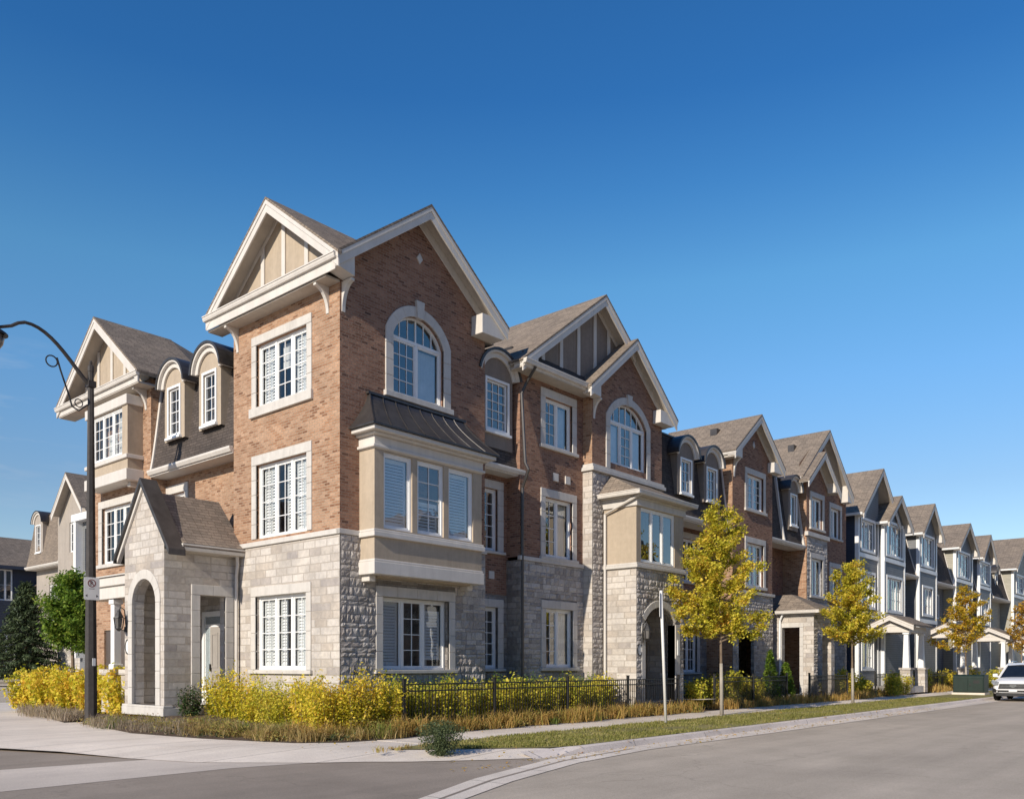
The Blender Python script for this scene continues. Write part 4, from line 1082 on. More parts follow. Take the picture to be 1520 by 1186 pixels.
def porch(T, x0, x1, y0, y1, ped=True, zt=3.35):
    """open porch: stone piers, tapered white posts, beam and a gabled or hipped roof facing the side"""
    b = MB(WORLD)
    b.box(x0, x1, y0, y1, .1, .45); f = b.build('porch_floor', 'precast', T)
    for px in (x0 + .2, x1 - .2):
        for py in (y0 + .2,):
            b = MB(WORLD); b.box(px - .26, px + .26, py - .26, py + .26, .1, 1.35); b.box(px - .31, px + .31, py - .31, py + .31, 1.35, 1.45); pi = b.build('porch_pier', 'stone', T)
            b = MB(WORLD)
            P = [Vector((px + sx*w, py + sy*w, z)) for z, w in ((1.45, .16), (zt, .105)) for sx, sy in ((-1, -1), (1, -1), (1, 1), (-1, 1))]
            b.add(P, [(0, 1, 2, 3), (4, 5, 6, 7), (0, 1, 5, 4), (1, 2, 6, 5), (2, 3, 7, 6), (3, 0, 4, 7)]); b.box(px - .16, px + .16, py - .16, py + .16, zt - .10, zt - .01)
            b.build('porch_post', 'white', pi)
    b = MB(WORLD); b.box(x0, x1, y0, y0 + .36, zt, zt + .32); b.box(x0, x0 + .36, y0 + .361, y1, zt + .002, zt + .318); b.box(x1 - .36, x1, y0 + .361, y1, zt + .002, zt + .318)
    b.build('porch_beam', 'trim', T)
    fr = FX(x0); yc = (y0 + y1)/2; h = (y1 - y0)/2 + .3
    gable(T, fr, yc, h, zt + .34, zt + .34 + h*.46, .3, -(x1 - x0) - .3, rmat='trim', name='porch_roof')
    b = MB(fr); b.wall([(y0, zt + .33), (y1, zt + .33), (y1, zt + .4), (yc, zt + .28 + h*.46), (y0, zt + .4)], [], .02); b.build('porch_pediment', 'trim', T)
T = siding_house('blue-grey siding townhouse with white corner boards and a pair of overlapping gables', 50, [
    dict(k='g', x0=47.1, x1=50.4, Y=16.1, ze=9.7, zr=12.5, half=3.2, c=50.0, win=[(47.6, 49.7, 7.9, 9.5), (47.6, 49.7, 4.8, 6.6), (47.7, 49.5, 1.4, 3.2)], side='siding_dk'),  # left flank in darker siding: shade of the brick row painted in
    dict(k='g', x0=50.4, x1=54.2, Y=15.8, ze=9.6, zr=11.3, half=2.3, win=[(50.85, 53.75, 7.9, 9.7), (50.95, 53.6, 4.7, 6.6)], cols=3),
    dict(k='m', x0=54.2, x1=57.1, Y=16.6, win=[(55, 56.2, 4.8, 6.5)])])
porch(T, 48.5, 51.6, 13.9, 15.75)
T = siding_house('blue-grey siding townhouse with a single steep gable and lattice-like window group', 59, [
    dict(k='g', x0=57.1, x1=61.0, Y=15.8, ze=9.75, zr=11.8, half=2.35, win=[(57.6, 60.3, 7.9, 9.75), (57.9, 60.0, 4.8, 6.5)], cols=3),
    dict(k='m', x0=61.0, x1=65.8, Y=16.6, win=[(62, 63.2, 4.8, 6.5), (63.8, 65, 4.8, 6.5)])])
porch(T, 60.0, 63.4, 13.8, 15.8)
T = siding_house('sage sided townhouse whose tall gable shows a sunlit flank beside the street tree', 69, [
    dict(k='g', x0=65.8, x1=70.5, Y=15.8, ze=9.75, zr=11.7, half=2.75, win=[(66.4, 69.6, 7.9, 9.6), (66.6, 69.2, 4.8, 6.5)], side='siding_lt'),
    dict(k='g', x0=72.7, x1=76.3, Y=15.8, ze=9.7, zr=11.6, half=2.2, win=[(73.1, 75.9, 7.9, 9.5), (73.3, 75.6, 4.8, 6.5)]),
    dict(k='m', x0=70.5, x1=72.7, Y=16.6, win=[])])
porch(T, 70.5, 73.4, 13.6, 15.7)
T = siding_house('last pale siding townhouse at the right edge, dark mansard dormer above the white car', 83, [
    dict(k='m', x0=77.5, x1=83.8, Y=16.6, win=[(79, 80.2, 4.8, 6.5)], d=True),
    dict(k='g', x0=83.8, x1=92, Y=15.6, ze=9.8, zr=12.9, half=4.6, win=[(85, 88, 7.95, 9.4), (85, 88, 4.8, 6.5)], cols=3, side='siding_lt'),
    dict(k='m', x0=92, x1=98, Y=16.6, win=[])], sid='siding_lt')
porch(T, 78.2, 81.5, 13.6, 15.6)
# ================================================================== ground
def gz(x, y): return -.1 + .035*min(max(y - 38, 0), 19)*(1 if x < 60 else 1)
def sheet(name, pts, z, mat, lift=0):
    b = MB(WORLD); tri = tessellate_polygon([[Vector((x, y, 0)) for x, y in pts]])
    b.add([(x, y, (gz(x, y) + lift) if z is None else z) for x, y in pts], [tuple(t) for t in tri])
    return tag(b.build(name, mat), kind='structure')
b = MB(WORLD)
xs = [-400, -120, -40, 0, 60, 140, 400]; ys = [-400, -100, -20, 20, 38, 42, 46, 50, 54, 57, 70, 120, 400]
P = [(x, y, gz(x, y)) for y in ys for x in xs]; n = len(xs)
b.add(P, [(j*n + i, j*n + i + 1, (j + 1)*n + i + 1, (j + 1)*n + i) for j in range(len(ys) - 1) for i in range(n - 1)])
tag(b.build('ground', 'asphalt', fix=False), kind='structure')
sheet('side_street', [(-30, 40), (-30, -2), (2, 5.4), (5, 6.6), (7.3, 7.6), (9.1, 8.4), (11.5, 9.2), (11.8, 9.7), (9, 12.4), (8, 14.2), (6, 19), (3, 27), (2, 40)], -.096, 'asphalt2')
sheet('crossing', [(-14, 17.1), (4.98, 15.0), (8.3, 14.55), (9.6, 11.9), (7.53, 12.45), (4.12, 12.40), (-14, 14.2)], -.092, 'xwalk')
def slab(name, pts, z0, z1, mat):
    b = MB(WORLD); b.prism_z(pts, z0, z1); return tag(b.build(name, mat), kind='structure')
slab('pavement', [(11.9, 11.0), (11.9, 12.3), (13.6, 12.42), (110, 12.42), (110, 14.3), (14.5, 14.3), (11.7, 14.2)], -.2, .002, 'walk')
lo, hi = -.086, .0
b = MB(WORLD)   # corner pavement ramps down to the carriageway
cp = [(8.80, 12.06, lo), (9.5, 11.5, lo), (9.99, 10.95, lo), (10.9, 10.25, lo), (11.77, 9.72, lo), (12.4, 9.66, lo), (13.0, 9.9, hi), (12.0, 10.7, hi), (11.2, 11.4, hi), (11.4, 14.3, hi), (10.5, 16, hi), (9.9, 20, hi), (10.6, 26, hi), (12.5, 34, hi), (14.7, 40, hi), (3, 40, -.02), (3.1, 33, -.03), (4.2, 26, -.03), (6.05, 18.6, -.04), (6.65, 16.9, -.05), (7.1, 15.1, lo), (7.55, 13.6, lo)]
fl = [(4.3, 33, hi), (5.2, 26, hi), (6.9, 18.9, hi), (7.6, 17, hi), (8.6, 15.3, hi - .01), (9.7, 13.9, hi - .02), (10.6, 12.0, hi), (11.2, 11.3, hi)]
P = [Vector(p) for p in cp] ; tri = tessellate_polygon([[Vector((p[0], p[1], 0)) for p in cp]])
front = [cp[k] for k in (15, 16, 17, 18, 19, 20, 21, 0, 1, 2, 3, 4, 5)]
inner = [(4.6, 40, hi), (4.7, 33, hi), (5.4, 26, hi), (7.0, 18.9, hi), (7.6, 17.2, hi), (8.2, 15.8, hi), (8.9, 14.9, hi), (9.7, 13.2, hi), (10.2, 12.4, hi), (10.6, 11.9, hi), (11.3, 11.2, hi), (12.0, 10.6, hi), (12.7, 10.05, hi)]
b.add([Vector(p) for p in front] + [Vector(p) for p in inner], [(k, k + 1, 13 + k + 1, 13 + k) for k in range(12)])
back = [(11.9, 11.2, hi), (11.6, 14.3, hi), (10.5, 16, hi), (9.9, 20, hi), (10.6, 26, hi), (12.5, 34, hi), (14.7, 40, hi)]
rest = inner + back
tri = tessellate_polygon([[Vector((p[0], p[1], 0)) for p in rest]])
b.add([Vector(p) for p in rest], [tuple(t) for t in tri])
tag(b.build('corner_pavement', 'walk2', fix=False), kind='structure')
out = [(110, 8.8), (20, 8.95), (14.6, 9.02), (11.8, 8.69), (9.27, 8.0), (7.67, 7.39), (5, 6.25), (2, 4.9)]
inn = [(110, 9.66), (20, 9.66), (14.4, 9.66), (11.96, 9.42), (9.1, 8.6), (7.29, 7.82), (5, 6.8), (2, 5.5)]
sheet('gutter_strip', out + inn[::-1], -.091, 'walk')
mid = [((a[0]*.5 + c[0]*.5), (a[1]*.48 + c[1]*.52)) for a, c in zip(out, inn)]
mid2 = [((a[0]*.5 + c[0]*.5), (a[1]*.52 + c[1]*.48)) for a, c in zip(out, inn)]
sheet('gutter_seam', [(x, y - .01) for x, y in mid2[2:]] + [(x, y + .03) for x, y in mid[2:]][::-1], -.088, 'asphalt2')
b = MB(WORLD)
def kerb(path):
    for (x0, y0, z0), (x1, y1, z1) in zip(path[:-1], path[1:]):
        b.add([Vector(p) for p in ((x0, y0 - .03, -.1), (x1, y1 - .03, -.1), (x1, y1 + .02, z1), (x0, y0 + .02, z0), (x0, y0 + .30, .011), (x1, y1 + .30, .012))], [(0, 1, 2, 3), (3, 2, 5, 4)])
kerb([(11.8, 9.70, -.085), (12.4, 9.66, -.07), (13.2, 9.63, .008), (15, 9.63, .01), (20, 9.63, .01), (110, 9.63, .01)])
tag(b.build('kerb', 'curb', fix=False), kind='structure')
sheet('verge', [(11.15, 11.4), (12.05, 10.68), (12.75, 10.06), (13.3, 9.9), (110, 9.88), (110, 12.45), (13.4, 12.45), (11.75, 12.38), (10.5, 12.1)], .014, 'turf')
# planting beds sloping up to the houses
def bank(name, o, i, mat):
    b = MB(WORLD); P = [Vector(p) for p in o] + [Vector(p) for p in i]; n = len(o)
    b.add(P, [(k, k + 1, n + k + 1, n + k) for k in range(n - 1)]); return tag(b.build(name, mat, fix=False), kind='structure')
bank('planting_bed', [(9.92, 23.5, .01), (9.25, 19.6, .01), (9.55, 17, .01), (10.2, 14.6, .01), (10.9, 13.95, .01), (12.3, 13.75, .01), (14.5, 14.15, .01), (110, 14.2, .01)],
     [(10.6, 23.5, .2), (10.6, 20.3, .32), (12.6, 18, .36), (12.6, 16.6, .38), (12.7, 16.2, .38), (13, 16.9, .38), (14.5, 16.95, .4), (110, 17, .4)], 'soil')
bank('planting_bed', [(12.6, 33.5, .02), (11.3, 31.5, .02), (10.3, 27, .02), (9.75, 24.6, .02)], [(13, 33.5, .3), (12.6, 31.5, .3), (12.6, 27, .3), (12.6, 24.3, .3)], 'soil')
sheet('front_path', [(26.3, 14.1), (27.2, 14.1), (27.2, 16.9), (25.6, 16.9), (25.6, 15)], .405, 'walk')
sheet('back_lawn', [(0, 52.5), (60, 52.5), (60, 75), (0, 75)], None, 'turf_dk', .03)
sheet('back_kerb', [(0, 52.2), (60, 52.2), (60, 52.6), (0, 52.6)], None, 'walk', .06)

# ================================================================== neighbours in the background on the left
T = thing('townhouse', 'beige corner house with mansard roof and stucco gable behind the round green tree', 'townhouse', (22.5, 57, .4))
G = FX(22.5)
b = MB(G); b.wall(rect(56.0, 62.3, .3, 8.1), [rect(58.9, 60.2, 4.4, 6.9)], -.5); b.poly([(62.3, -.5, .3), (62.3, -6, .3), (62.3, -6, 8), (62.3, -.5, 8)]); b.build('stucco_wall', 'stucco_grey', T)
window(T, G, 58.9, 60.2, 4.4, 6.9, -.5, 2, (2, 4), .12)
mansard(T, G, 56.05, 62.5, 8.1, 11.5, .1, -.5, back=-3, mat='shingle')
slope_trim(T, G, 57.2, 8.1, 11.5, .12, -.68)
dormer(T, G, 60.9, 1.35, 8.7, 10.95, .6, -.1, -1.5, (.36, 9.1, 10.8), body='stucco_grey', gridr=(2, 4))
G2 = FX(21.9)
b = MB(G2); b.wall([(51.6, 6.6), (56.0, 6.6), (56.0, 10.6), (53.6, 12.7), (51.6, 11.0)], [rect(53.0, 54.3, 8.4, 10.2)], 0); b.poly([(56.0, 0, .3), (56.0, -2, .3), (56.0, -2, 10.6), (56.0, 0, 10.6)]); b.poly([(51.6, 0, .3), (51.6, -6, .3), (51.6, -6, 11), (51.6, 0, 11)]); b.build('stucco_wall', 'stucco_grey', T)
b = MB(G2); b.wall(rect(51.6, 56.0, .3, 6.4), [], .02); b.build('stone_wall', 'stone', T)
b = MB(G2); b.box(51.5, 56.1, -.05, .12, 6.4, 6.62); b.build('string_course', 'trim', T)
window(T, G2, 53.0, 54.3, 8.4, 10.2, 0, 2, (2, 3), .12)
gable(T, G2, 53.6, 2.15, 10.75, 13.0, .5, -5)
b = MB(FX(21.0)); b.box(49.0, 51.5, -4, .15, 9.8, 10.2); b.box(51.0, 51.3, -.3, .1, 2, 9.8); b.box(49.2, 49.5, -.3, .1, 2, 9.8); b.box(49.5, 51.0, -3.8, 0, 6.1, 6.4); b.build('balcony_frame', 'white', T)
b = MB(FX(21.3)); b.wall(rect(49.2, 51.4, .3, 9.8), [rect(49.8, 50.7, 7, 9.4), rect(49.8, 50.7, 2.5, 5.5)], 0); b.build('siding_wall', 'siding', T)
b = MB(WORLD); b.box(23.2, 30, 49.6, 62.2, .4, 11); b.build('rear_wall', 'stucco_grey', T)
T = thing('townhouse', 'dark navy house in shade at the far left edge of the street', 'townhouse', (29, 74, .5))
N = FY(73)
b = MB(N); b.wall(rect(22, 34, .3, 9.2), [rect(24.2, 25.2, 6.6, 9), rect(27, 28.2, 6.6, 9), rect(24.2, 25.4, 1.5, 4)], 0); b.poly([(22, 0, .3), (22, -9, .3), (22, -9, 9.2), (22, 0, 9.2)]); b.build('siding_wall', 'siding_dk', T)
for u0, u1, z0, z1 in ((24.2, 25.2, 6.6, 9), (27, 28.2, 6.6, 9), (24.2, 25.4, 1.5, 4)): window(T, N, u0, u1, z0, z1, 0, 2, (1, 2), .1)
b = MB(FX(28)); b.prism([(72.4, 9.2), (77, 12.0), (81.6, 9.2)], 6.4, -6.4); b.build('roof', 'shingle', T)
b = MB(N); b.box(21.7, 34, .4, .6, 9.0, 9.25); b.box(21.97, 22.15, -.1, .03, .3, 9); b.build('fascia', 'siding_dk', T)
T = thing('townhouse', 'low brown roofed house with a side gable between the navy and the beige houses', 'townhouse', (34, 69, .5))
b = MB(FY(66)); b.prism([(26.6, 7.8), (29.6, 10.2), (32.6, 7.8)], 0, -9); b.build('roof', 'shingle', T)
b = MB(WORLD); b.box(27.2, 32, 66.3, 75, .4, 7.9); b.build('siding_wall', 'siding', T)
b = MB(FY(66)); b.prism([(26.5, 7.62), (29.6, 10.1), (32.7, 7.62), (32.7, 7.9), (29.6, 10.36), (26.5, 7.9)], .05, .15); b.build('fascia', 'trim', T)

# ================================================================== planting helpers
def kites(name, mat, parent, C, size, rng, upb=.3, var=.45, asp=.55):
    """one small folded quad per leaf"""
    n = len(C); C = np.asarray(C, float)
    nrm = rng.normal(size=(n, 3)); nrm[:, 2] = np.abs(nrm[:, 2]) + upb; nrm[:, 0] -= .15
    nrm /= np.linalg.norm(nrm, axis=1)[:, None]
    a = rng.normal(size=(n, 3)); a -= nrm*np.sum(a*nrm, axis=1)[:, None]; a /= np.linalg.norm(a, axis=1)[:, None]
    c = np.cross(nrm, a); s = (size*(1 + var*rng.uniform(-1, 1, n)))[:, None]
    V = np.stack([C - a*s*.5, C + c*s*.5*asp + nrm*s*.1, C + a*s*.5, C - c*s*.5*asp + nrm*s*.1], 1).reshape(-1, 3)
    base = np.array(base_of(parent)) if parent is not None else np.zeros(3)
    V = V - base
    me = bpy.data.meshes.new(name)
    me.vertices.add(4*n); me.vertices.foreach_set('co', V.ravel())
    me.loops.add(4*n); me.loops.foreach_set('vertex_index', np.arange(4*n, dtype=np.int32))
    me.polygons.add(n); me.polygons.foreach_set('loop_start', np.arange(0, 4*n, 4, dtype=np.int32)); me.polygons.foreach_set('loop_total', np.full(n, 4, np.int32))
    me.update(); me.validate(); me.materials.append(M[mat])
    o = bpy.data.objects.new(name, me); COL.objects.link(o)
    if parent is not None: o.parent = parent
    return o
def blades(name, mat, C, L, rng, lean=.5, w=.012, parent=None):
    """grass blades: bent two-segment strips rooted at C"""
    C = np.asarray(C, float); n = len(C)
    az = rng.uniform(0, 2*PI, n); ln = L*(.55 + .6*rng.uniform(size=n)); le = lean*rng.uniform(.1, 1, n)
    d = np.stack([np.cos(az), np.sin(az), np.zeros(n)], 1); sd = np.stack([-np.sin(az + rng.normal(size=n)), np.cos(az), np.zeros(n)], 1)
    m = C + d*(ln*le*.35)[:, None] + np.array((0, 0, 1))*(ln*.6)[:, None]
    t = C + d*(ln*le)[:, None] + np.array((0, 0, 1))*(ln*(1 - .35*le))[:, None]
    W = (w*(.6 + .8*rng.uniform(size=n)))[:, None]
    V = np.stack([C - sd*W, C + sd*W, m + sd*W*.8, m - sd*W*.8, t], 1).reshape(-1, 3)
    base = np.array(base_of(parent)) if parent is not None else np.zeros(3); V = V - base
    me = bpy.data.meshes.new(name); me.vertices.add(5*n); me.vertices.foreach_set('co', V.ravel())
    k = np.arange(n, dtype=np.int32)[:, None]*5
    idx = np.concatenate([k + 0, k + 1, k + 2, k + 3, k + 3, k + 2, k + 4], 1).ravel()
    me.loops.add(7*n); me.loops.foreach_set('vertex_index', idx)
    st = np.stack([np.arange(n)*7, np.arange(n)*7 + 4], 1).ravel().astype(np.int32); tt = np.tile(np.array([4, 3], np.int32), n)
    me.polygons.add(2*n); me.polygons.foreach_set('loop_start', st); me.polygons.foreach_set('loop_total', tt)
    me.update(); me.validate(); me.materials.append(M[mat])
    o = bpy.data.objects.new(name, me); COL.objects.link(o)
    if parent is not None: o.parent = parent
    return o

def street_tree(label, x, y, z0, ztop, zb, width, nleaf, leaf, seed, mat='leaf_street', extra=(), guard=True, trunk=.055, group='young street trees in the grass verge', cat='tree', name='street_tree', shape=.75, cl=.15):
    T = thing(name, label, cat, (x, y, z0), group); rng = np.random.default_rng(seed)
    b = MB(WORLD); H = ztop - z0; path = []
    for i in range(9):
        t = i/8; path.append(Vector((x + .05*math.sin(3*t + seed), y + .05*math.cos(2.5*t + seed) - .05, z0 + H*.93*t)))
    b.tube(path, trunk, 8, .012)
    tr = b.build('trunk', 'bark', T, smooth=True)
    if guard:
        g = MB(WORLD); g.tube([path[0], path[0].lerp(path[2], .5), path[2]], trunk*1.02 + .008, 8, trunk*.9); g.build('trunk_guard', 'bark_white', tr, smooth=True)
    def axis(z):
        t = min(max((z - z0)/(H*.93), 0), 1)*8; i = min(int(t), 7); return path[i].lerp(path[i + 1], t - i)
    limbs = MB(WORLD); C = []; N = 34; L = []
    specs = []
    for i in range(N):
        t = (i + .5)/N; z = zb + .1 + (ztop - zb - .5)*t
        prof = width*min(1.0, (.62 + 1.5*t))*(1 - t**1.5)**shape + .14
        specs.append((z, i*2.39996 + rng.uniform(-.4, .4), prof*rng.uniform(.72, 1.12), rng.uniform(.35, .75)))
    specs += list(extra)
    tot = sum(s[2] for s in specs)
    for z, az, ln, up in specs:
        p0 = axis(z - .25*ln); d = Vector((math.cos(az), math.sin(az), up)).normalized()
        pts = [p0 + d*(ln*k/4) + Vector((0, 0, .10*ln*(k/4)**2)) for k in range(5)]
        limbs.tube(pts, .018 + .008*ln, 5, .005, cap=False)
        n = int(nleaf*ln/tot); tt = rng.uniform(.12, 1.05, n)**.8
        P = np.array([list(p0 + d*(ln*q) + Vector((0, 0, .10*ln*q*q))) for q in tt])
        k = max(2, int(ln*5)); cen = rng.normal(scale=.10*(.5 + ln*.35), size=(k, 3)); which = np.minimum((tt*k/1.06).astype(int), k - 1)
        C.append(P + cen[which] + rng.normal(scale=cl*.62, size=(n, 3))*np.array((1, 1, .8)))
    limbs.build('branches', 'bark', T, smooth=True)
    C = np.concatenate(C)
    kites('crown', mat, T, C, leaf, rng, .5)
    return T
t1 = street_tree('young conical maple with the tallest golden-green crown, in the verge before the twin-dormer house', 24.87, 12.82, .0, 7.0, 2.55, 1.42, 24000, .092, 3,
    extra=((3.6, 2.5, 2.0, .45), (3.3, 2.1, 1.7, .5), (3.0, 2.7, 1.6, .3), (4.6, 2.3, 1.35, .6), (2.7, -.8, 1.55, .35), (2.8, -1.1, 1.5, .4), (2.7, 2.0, 1.3, .2)))
t2 = street_tree('young street maple in front of the pale stone porch, second from the near end', 36.3, 12.65, .0, 6.25, 2.5, 1.38, 15000, .10, 11, extra=((2.9, 2.6, 1.5, .3), (2.8, -.7, 1.5, .3)))
t3 = street_tree('golden maple before the sage sided house with a low side branch on its left', 55.0, 12.7, .0, 6.5, 2.6, 1.5, 8500, .125, 23, mat='leaf_gold', extra=((3.0, 2.5, 2.2, .15),))
t4 = street_tree('sparse russet street tree above the parked white car', 71.5, 12.8, .0, 6.6, 2.6, 1.25, 3000, .16, 31, mat='leaf_orange')
t5 = street_tree('round crowned green tree behind the left hedge', 16.2, 39.8, .1, 6.0, 2.3, 1.5, 20000, .14, 41, mat='leaf_green', guard=False, trunk=.1, group=None, shape=.55, cl=.26)
for k, (x, y, s_) in enumerate(((112, 14, 1.3), (118, 3, 1.5), (126, -6, 1.4), (121, 18, 1.7), (132, 9, 1.6))):
    o = copy_tree(t4); o.location = (x, y, 0); o.scale = (s_*1.3, s_*1.3, s_); o.rotation_euler.z = 1.3*k
    o['label'] = 'distant russet tree closing the far end of the street'; o['group'] = 'distant trees at the end of the street'
# spruce
T = thing('spruce_tree', 'dark spruce with drooping tiers at the left edge', 'tree', (20.2, 56.3, .55)); rng = np.random.default_rng(5)
b = MB(WORLD); b.tube([Vector((20.2, 56.3, .5)), Vector((20.2, 56.3, 6.6))], .13, 7, .02); b.build('trunk', 'bark', T)
C = []; lb = MB(WORLD)
for i in range(120):
    t = i/120; z = .8 + 5.7*t; r = 2.5*(1 - t)**.85 + .1; az = i*2.39996
    n = int(70 + 150*(1 - t)); q = rng.uniform(.15, 1, n)
    P = np.stack([20.2 + np.cos(az)*r*q, 56.3 + np.sin(az)*r*q, z + .35*q*(1 - q) - .25*r*.3*q**2], 1)
    P += rng.normal(scale=(.12, .12, .05), size=(n, 3)); C.append(P)
    lb.tube([Vector((20.2, 56.3, z)), Vector((20.2 + math.cos(az)*r, 56.3 + math.sin(az)*r, z - .07*r))], .02, 4, .006)
lb.build('branches', 'bark', T); kites('foliage', 'needle', T, np.concatenate(C), .22, rng, .2, asp=.28)

# ------------------------------------------------------------------ shrubs
def shrub(name, label, cat, x, y, z0, h, rx, ry, n, leaf, mat, seed, group=None, upright=True):
    T = thing(name, label, cat, (x, y, z0), group); rng = np.random.default_rng(seed)
    b = MB(WORLD); C = []; k = 26
    for i in range(k):
        az = rng.uniform(0, 2*PI); q = math.sqrt(rng.uniform()); sx, sy = rx*q*math.cos(az), ry*q*math.sin(az)
        hh = h*rng.uniform(.62, 1.14)*(1 - .18*q*q)
        p0 = Vector((x + sx*.55, y + sy*.55, z0)); p1 = Vector((x + sx, y + sy, z0 + hh))
        b.tube([p0, p0.lerp(p1, .5) + Vector((rng.normal()*.03, rng.normal()*.03, 0)), p1], .007, 4, .003, cap=False)
        m = n//k; t = rng.uniform(.06, 1.02, m)
        P = np.array(p0)[None]*(1 - t[:, None]) + np.array(p1)[None]*t[:, None]
        C.append(P + rng.normal(scale=(.075, .075, .06), size=(m, 3)))
    b.build('stems', 'bark', T); kites('foliage', mat, T, np.concatenate(C), leaf, rng, .2)
    return T
# yellow hedge round the corner tower
hp = []
for k in range(9): hp.append((11.60 - .10*(k % 2), 19.75 - .56*k))
hp += [(11.30, 14.95), (11.75, 14.75), (12.3, 14.8), (12.85, 14.85)]
pro = None
YL = 'yellow-leaved shrub of the clipped hedge at the foot of the corner tower'
for k, (x, y) in enumerate(hp):
    if pro is None or k in (2, 4, 6, 9):
        o = shrub('hedge_shrub', YL, 'shrub', x, y, .10, 1.16, .44, .44, 3600, .06, 'leaf_lime' if k in (4,) else 'leaf_yellow', 100 + k, 'yellow hedge at the corner')
        pro = o
    else:
        o = copy_tree(pro); o.location = (x, y, .12 - .06*(k % 3 == 0)); o.rotation_euler.z = k*1.7; o.scale = (1, 1, (.82, 1.02, .9, 1.1, .86)[k*3 % 5])
shrub('boxwood', 'small dark green evergreen bush against the arched porch corner', 'shrub', 10.95, 20.02, .12, .95, .26, .26, 1500, .06, 'leaf_dark', 77)
YL2 = 'golden shrub of the short hedge left of the arched porch'
for k in range(9):
    x, y = 11.35 + .25*(k % 2), 31.6 - .92*k
    if k == 0: pro = shrub('hedge_shrub', YL2, 'shrub', x, y, .12, 1.25, .6, .6, 2600, .11, 'leaf_yellow', 140, 'golden hedge left of the porch')
    else: o = copy_tree(pro); o.location = (x, y, .14); o.rotation_euler.z = k*2.1; o.scale = (1, 1, .95 + .06*(k % 3))
YL3 = 'lime green shrub of the row behind the black iron fence'
x = 13.9; k = 0
while x < 22.3:
    if k == 0: pro = shrub('hedge_shrub', YL3, 'shrub', x, 15.15, .2, .92, .48, .42, 2300, .075, 'leaf_lime', 160, 'lime shrubs behind the iron fence')
    else: o = copy_tree(pro); o.location = (x, 14.98 + .10*(k % 2), .2); o.rotation_euler.z = k*2.6; o.scale = (1, 1, .9 + .1*(k % 3))
    x += .72; k += 1
YL5 = 'yellow-green shrub of the loose row behind the far fence lengths'
for k, x in enumerate((28.3, 29.6, 30.8, 32.0, 39.3, 41.6, 45.2, 46.6, 52.6, 54.2, 55.9, 57.4, 59.9, 64.2)):
    if k == 0: pro = shrub('hedge_shrub', YL5, 'shrub', x, 14.9, .12, .95, .6, .42, 1800, .095, 'leaf_lime', 165, 'yellow-green shrubs along the far fence')
    else: o = copy_tree(pro); o.location = (x, (14.95 if x < 36 else 13.75 if 44 < x < 48 else 14.7), .12); o.rotation_euler.z = k*2.2; o.scale = (1, 1, .75 + .16*(k*3 % 4))
YL4 = 'small dark yew bush below the ground floor windows'
for k, x in enumerate((14.0, 14.9, 15.6, 16.5, 17.6, 18.3, 19.0, 19.8, 20.7, 21.3, 21.9)):
    if k == 0: pro = shrub('yew_bush', YL4, 'shrub', x, 15.72, .3, 1.0, .3, .2, 1200, .06, 'leaf_green', 180, 'yew bushes along the wall')
    else: o = copy_tree(pro); o.location = (x, 15.72, .3 - .12*(k % 2)); o.rotation_euler.z = k*1.3
shrub('garden_shrub', 'lime yellow shrub by the front path between two fence lengths', 'shrub', 26.9, 14.75, .1, .95, .5, .4, 1800, .09, 'leaf_lime', 201)
shrub('garden_shrub', 'dark evergreen bush beside the front path', 'shrub', 26.6, 15.9, .3, 1.15, .5, .4, 1500, .09, 'leaf_dark', 202)
for k, (x, h, lab) in enumerate(((32.9, 2.0, 'taller cone-shaped cedar before the pale stone porch'), (34.4, 1.5, 'shorter cone-shaped cedar before the pale stone porch'))):
    T = thing('cedar_shrub', lab, 'shrub', (x, 14.7, .1)); rng = np.random.default_rng(300 + k); n = 2600; t = rng.uniform(size=n)
    r = .42*(1 - t)**.8*np.sqrt(rng.uniform(.25, 1, n)) + .03; az = rng.uniform(0, 2*PI, n)
    kites('foliage', 'leaf_green', T, np.stack([x + r*np.cos(az), 14.7 + r*np.sin(az), .15 + h*t], 1) + rng.normal(scale=.03, size=(n, 3)), .09, rng, .8)
    b = MB(WORLD); b.tube([Vector((x, 14.7, .1)), Vector((x, 14.7, h*.6))], .04, 6, .015); b.build('stem', 'bark', T)
for k, (x, y, h, mat, lab) in enumerate(((40.5, 14.7, 1.1, 'leaf_yellow', 'yellow shrub at the gap in the fence under the second street maple'), (43.5, 14.7, .8, 'leaf_lime', 'low lime shrub at the start of the far fence'),
        (62.0, 13.9, 1.3, 'leaf_yellow', 'bright yellow shrub just left of the green utility box'), (66.5, 13.6, 1.2, 'leaf_lime', 'green and yellow shrub behind the utility box'), (58.6, 14.6, 1.2, 'leaf_yellow', 'yellow shrub before the sage porch'))):
    shrub('garden_shrub', lab, 'shrub', x, y, .1, h, .6, .5, 1700, .12, mat, 220 + k)
T = thing('broom_shrub', 'round grey-green shrub at the tip of the grass verge by the corner', 'shrub', (10.78, 10.98, -.05)); rng = np.random.default_rng(9)
n = 3800; az = rng.uniform(0, 2*PI, n); t = rng.uniform(size=n)**.8; sp = np.sqrt(rng.uniform(size=n))
r = .10 + .20*sp*(.35 + 1.1*t) ; Cc = np.stack([10.78 + r*np.cos(az)*(.4 + .9*sp), 10.98 + r*np.sin(az)*(.4 + .9*sp), -.04 + .64*t*(1 - .28*sp**2)], 1)
kites('foliage', 'leaf_grey', T, Cc, .042, rng, .1, asp=.35)
rb = rng.uniform(0, 2*PI, 260); C2 = np.stack([10.78 + .07*np.cos(rb), 10.98 + .07*np.sin(rb), np.full(260, -.05)], 1)
blades('stems', 'leaf_grey', C2, .62, rng, .55, .006, T)

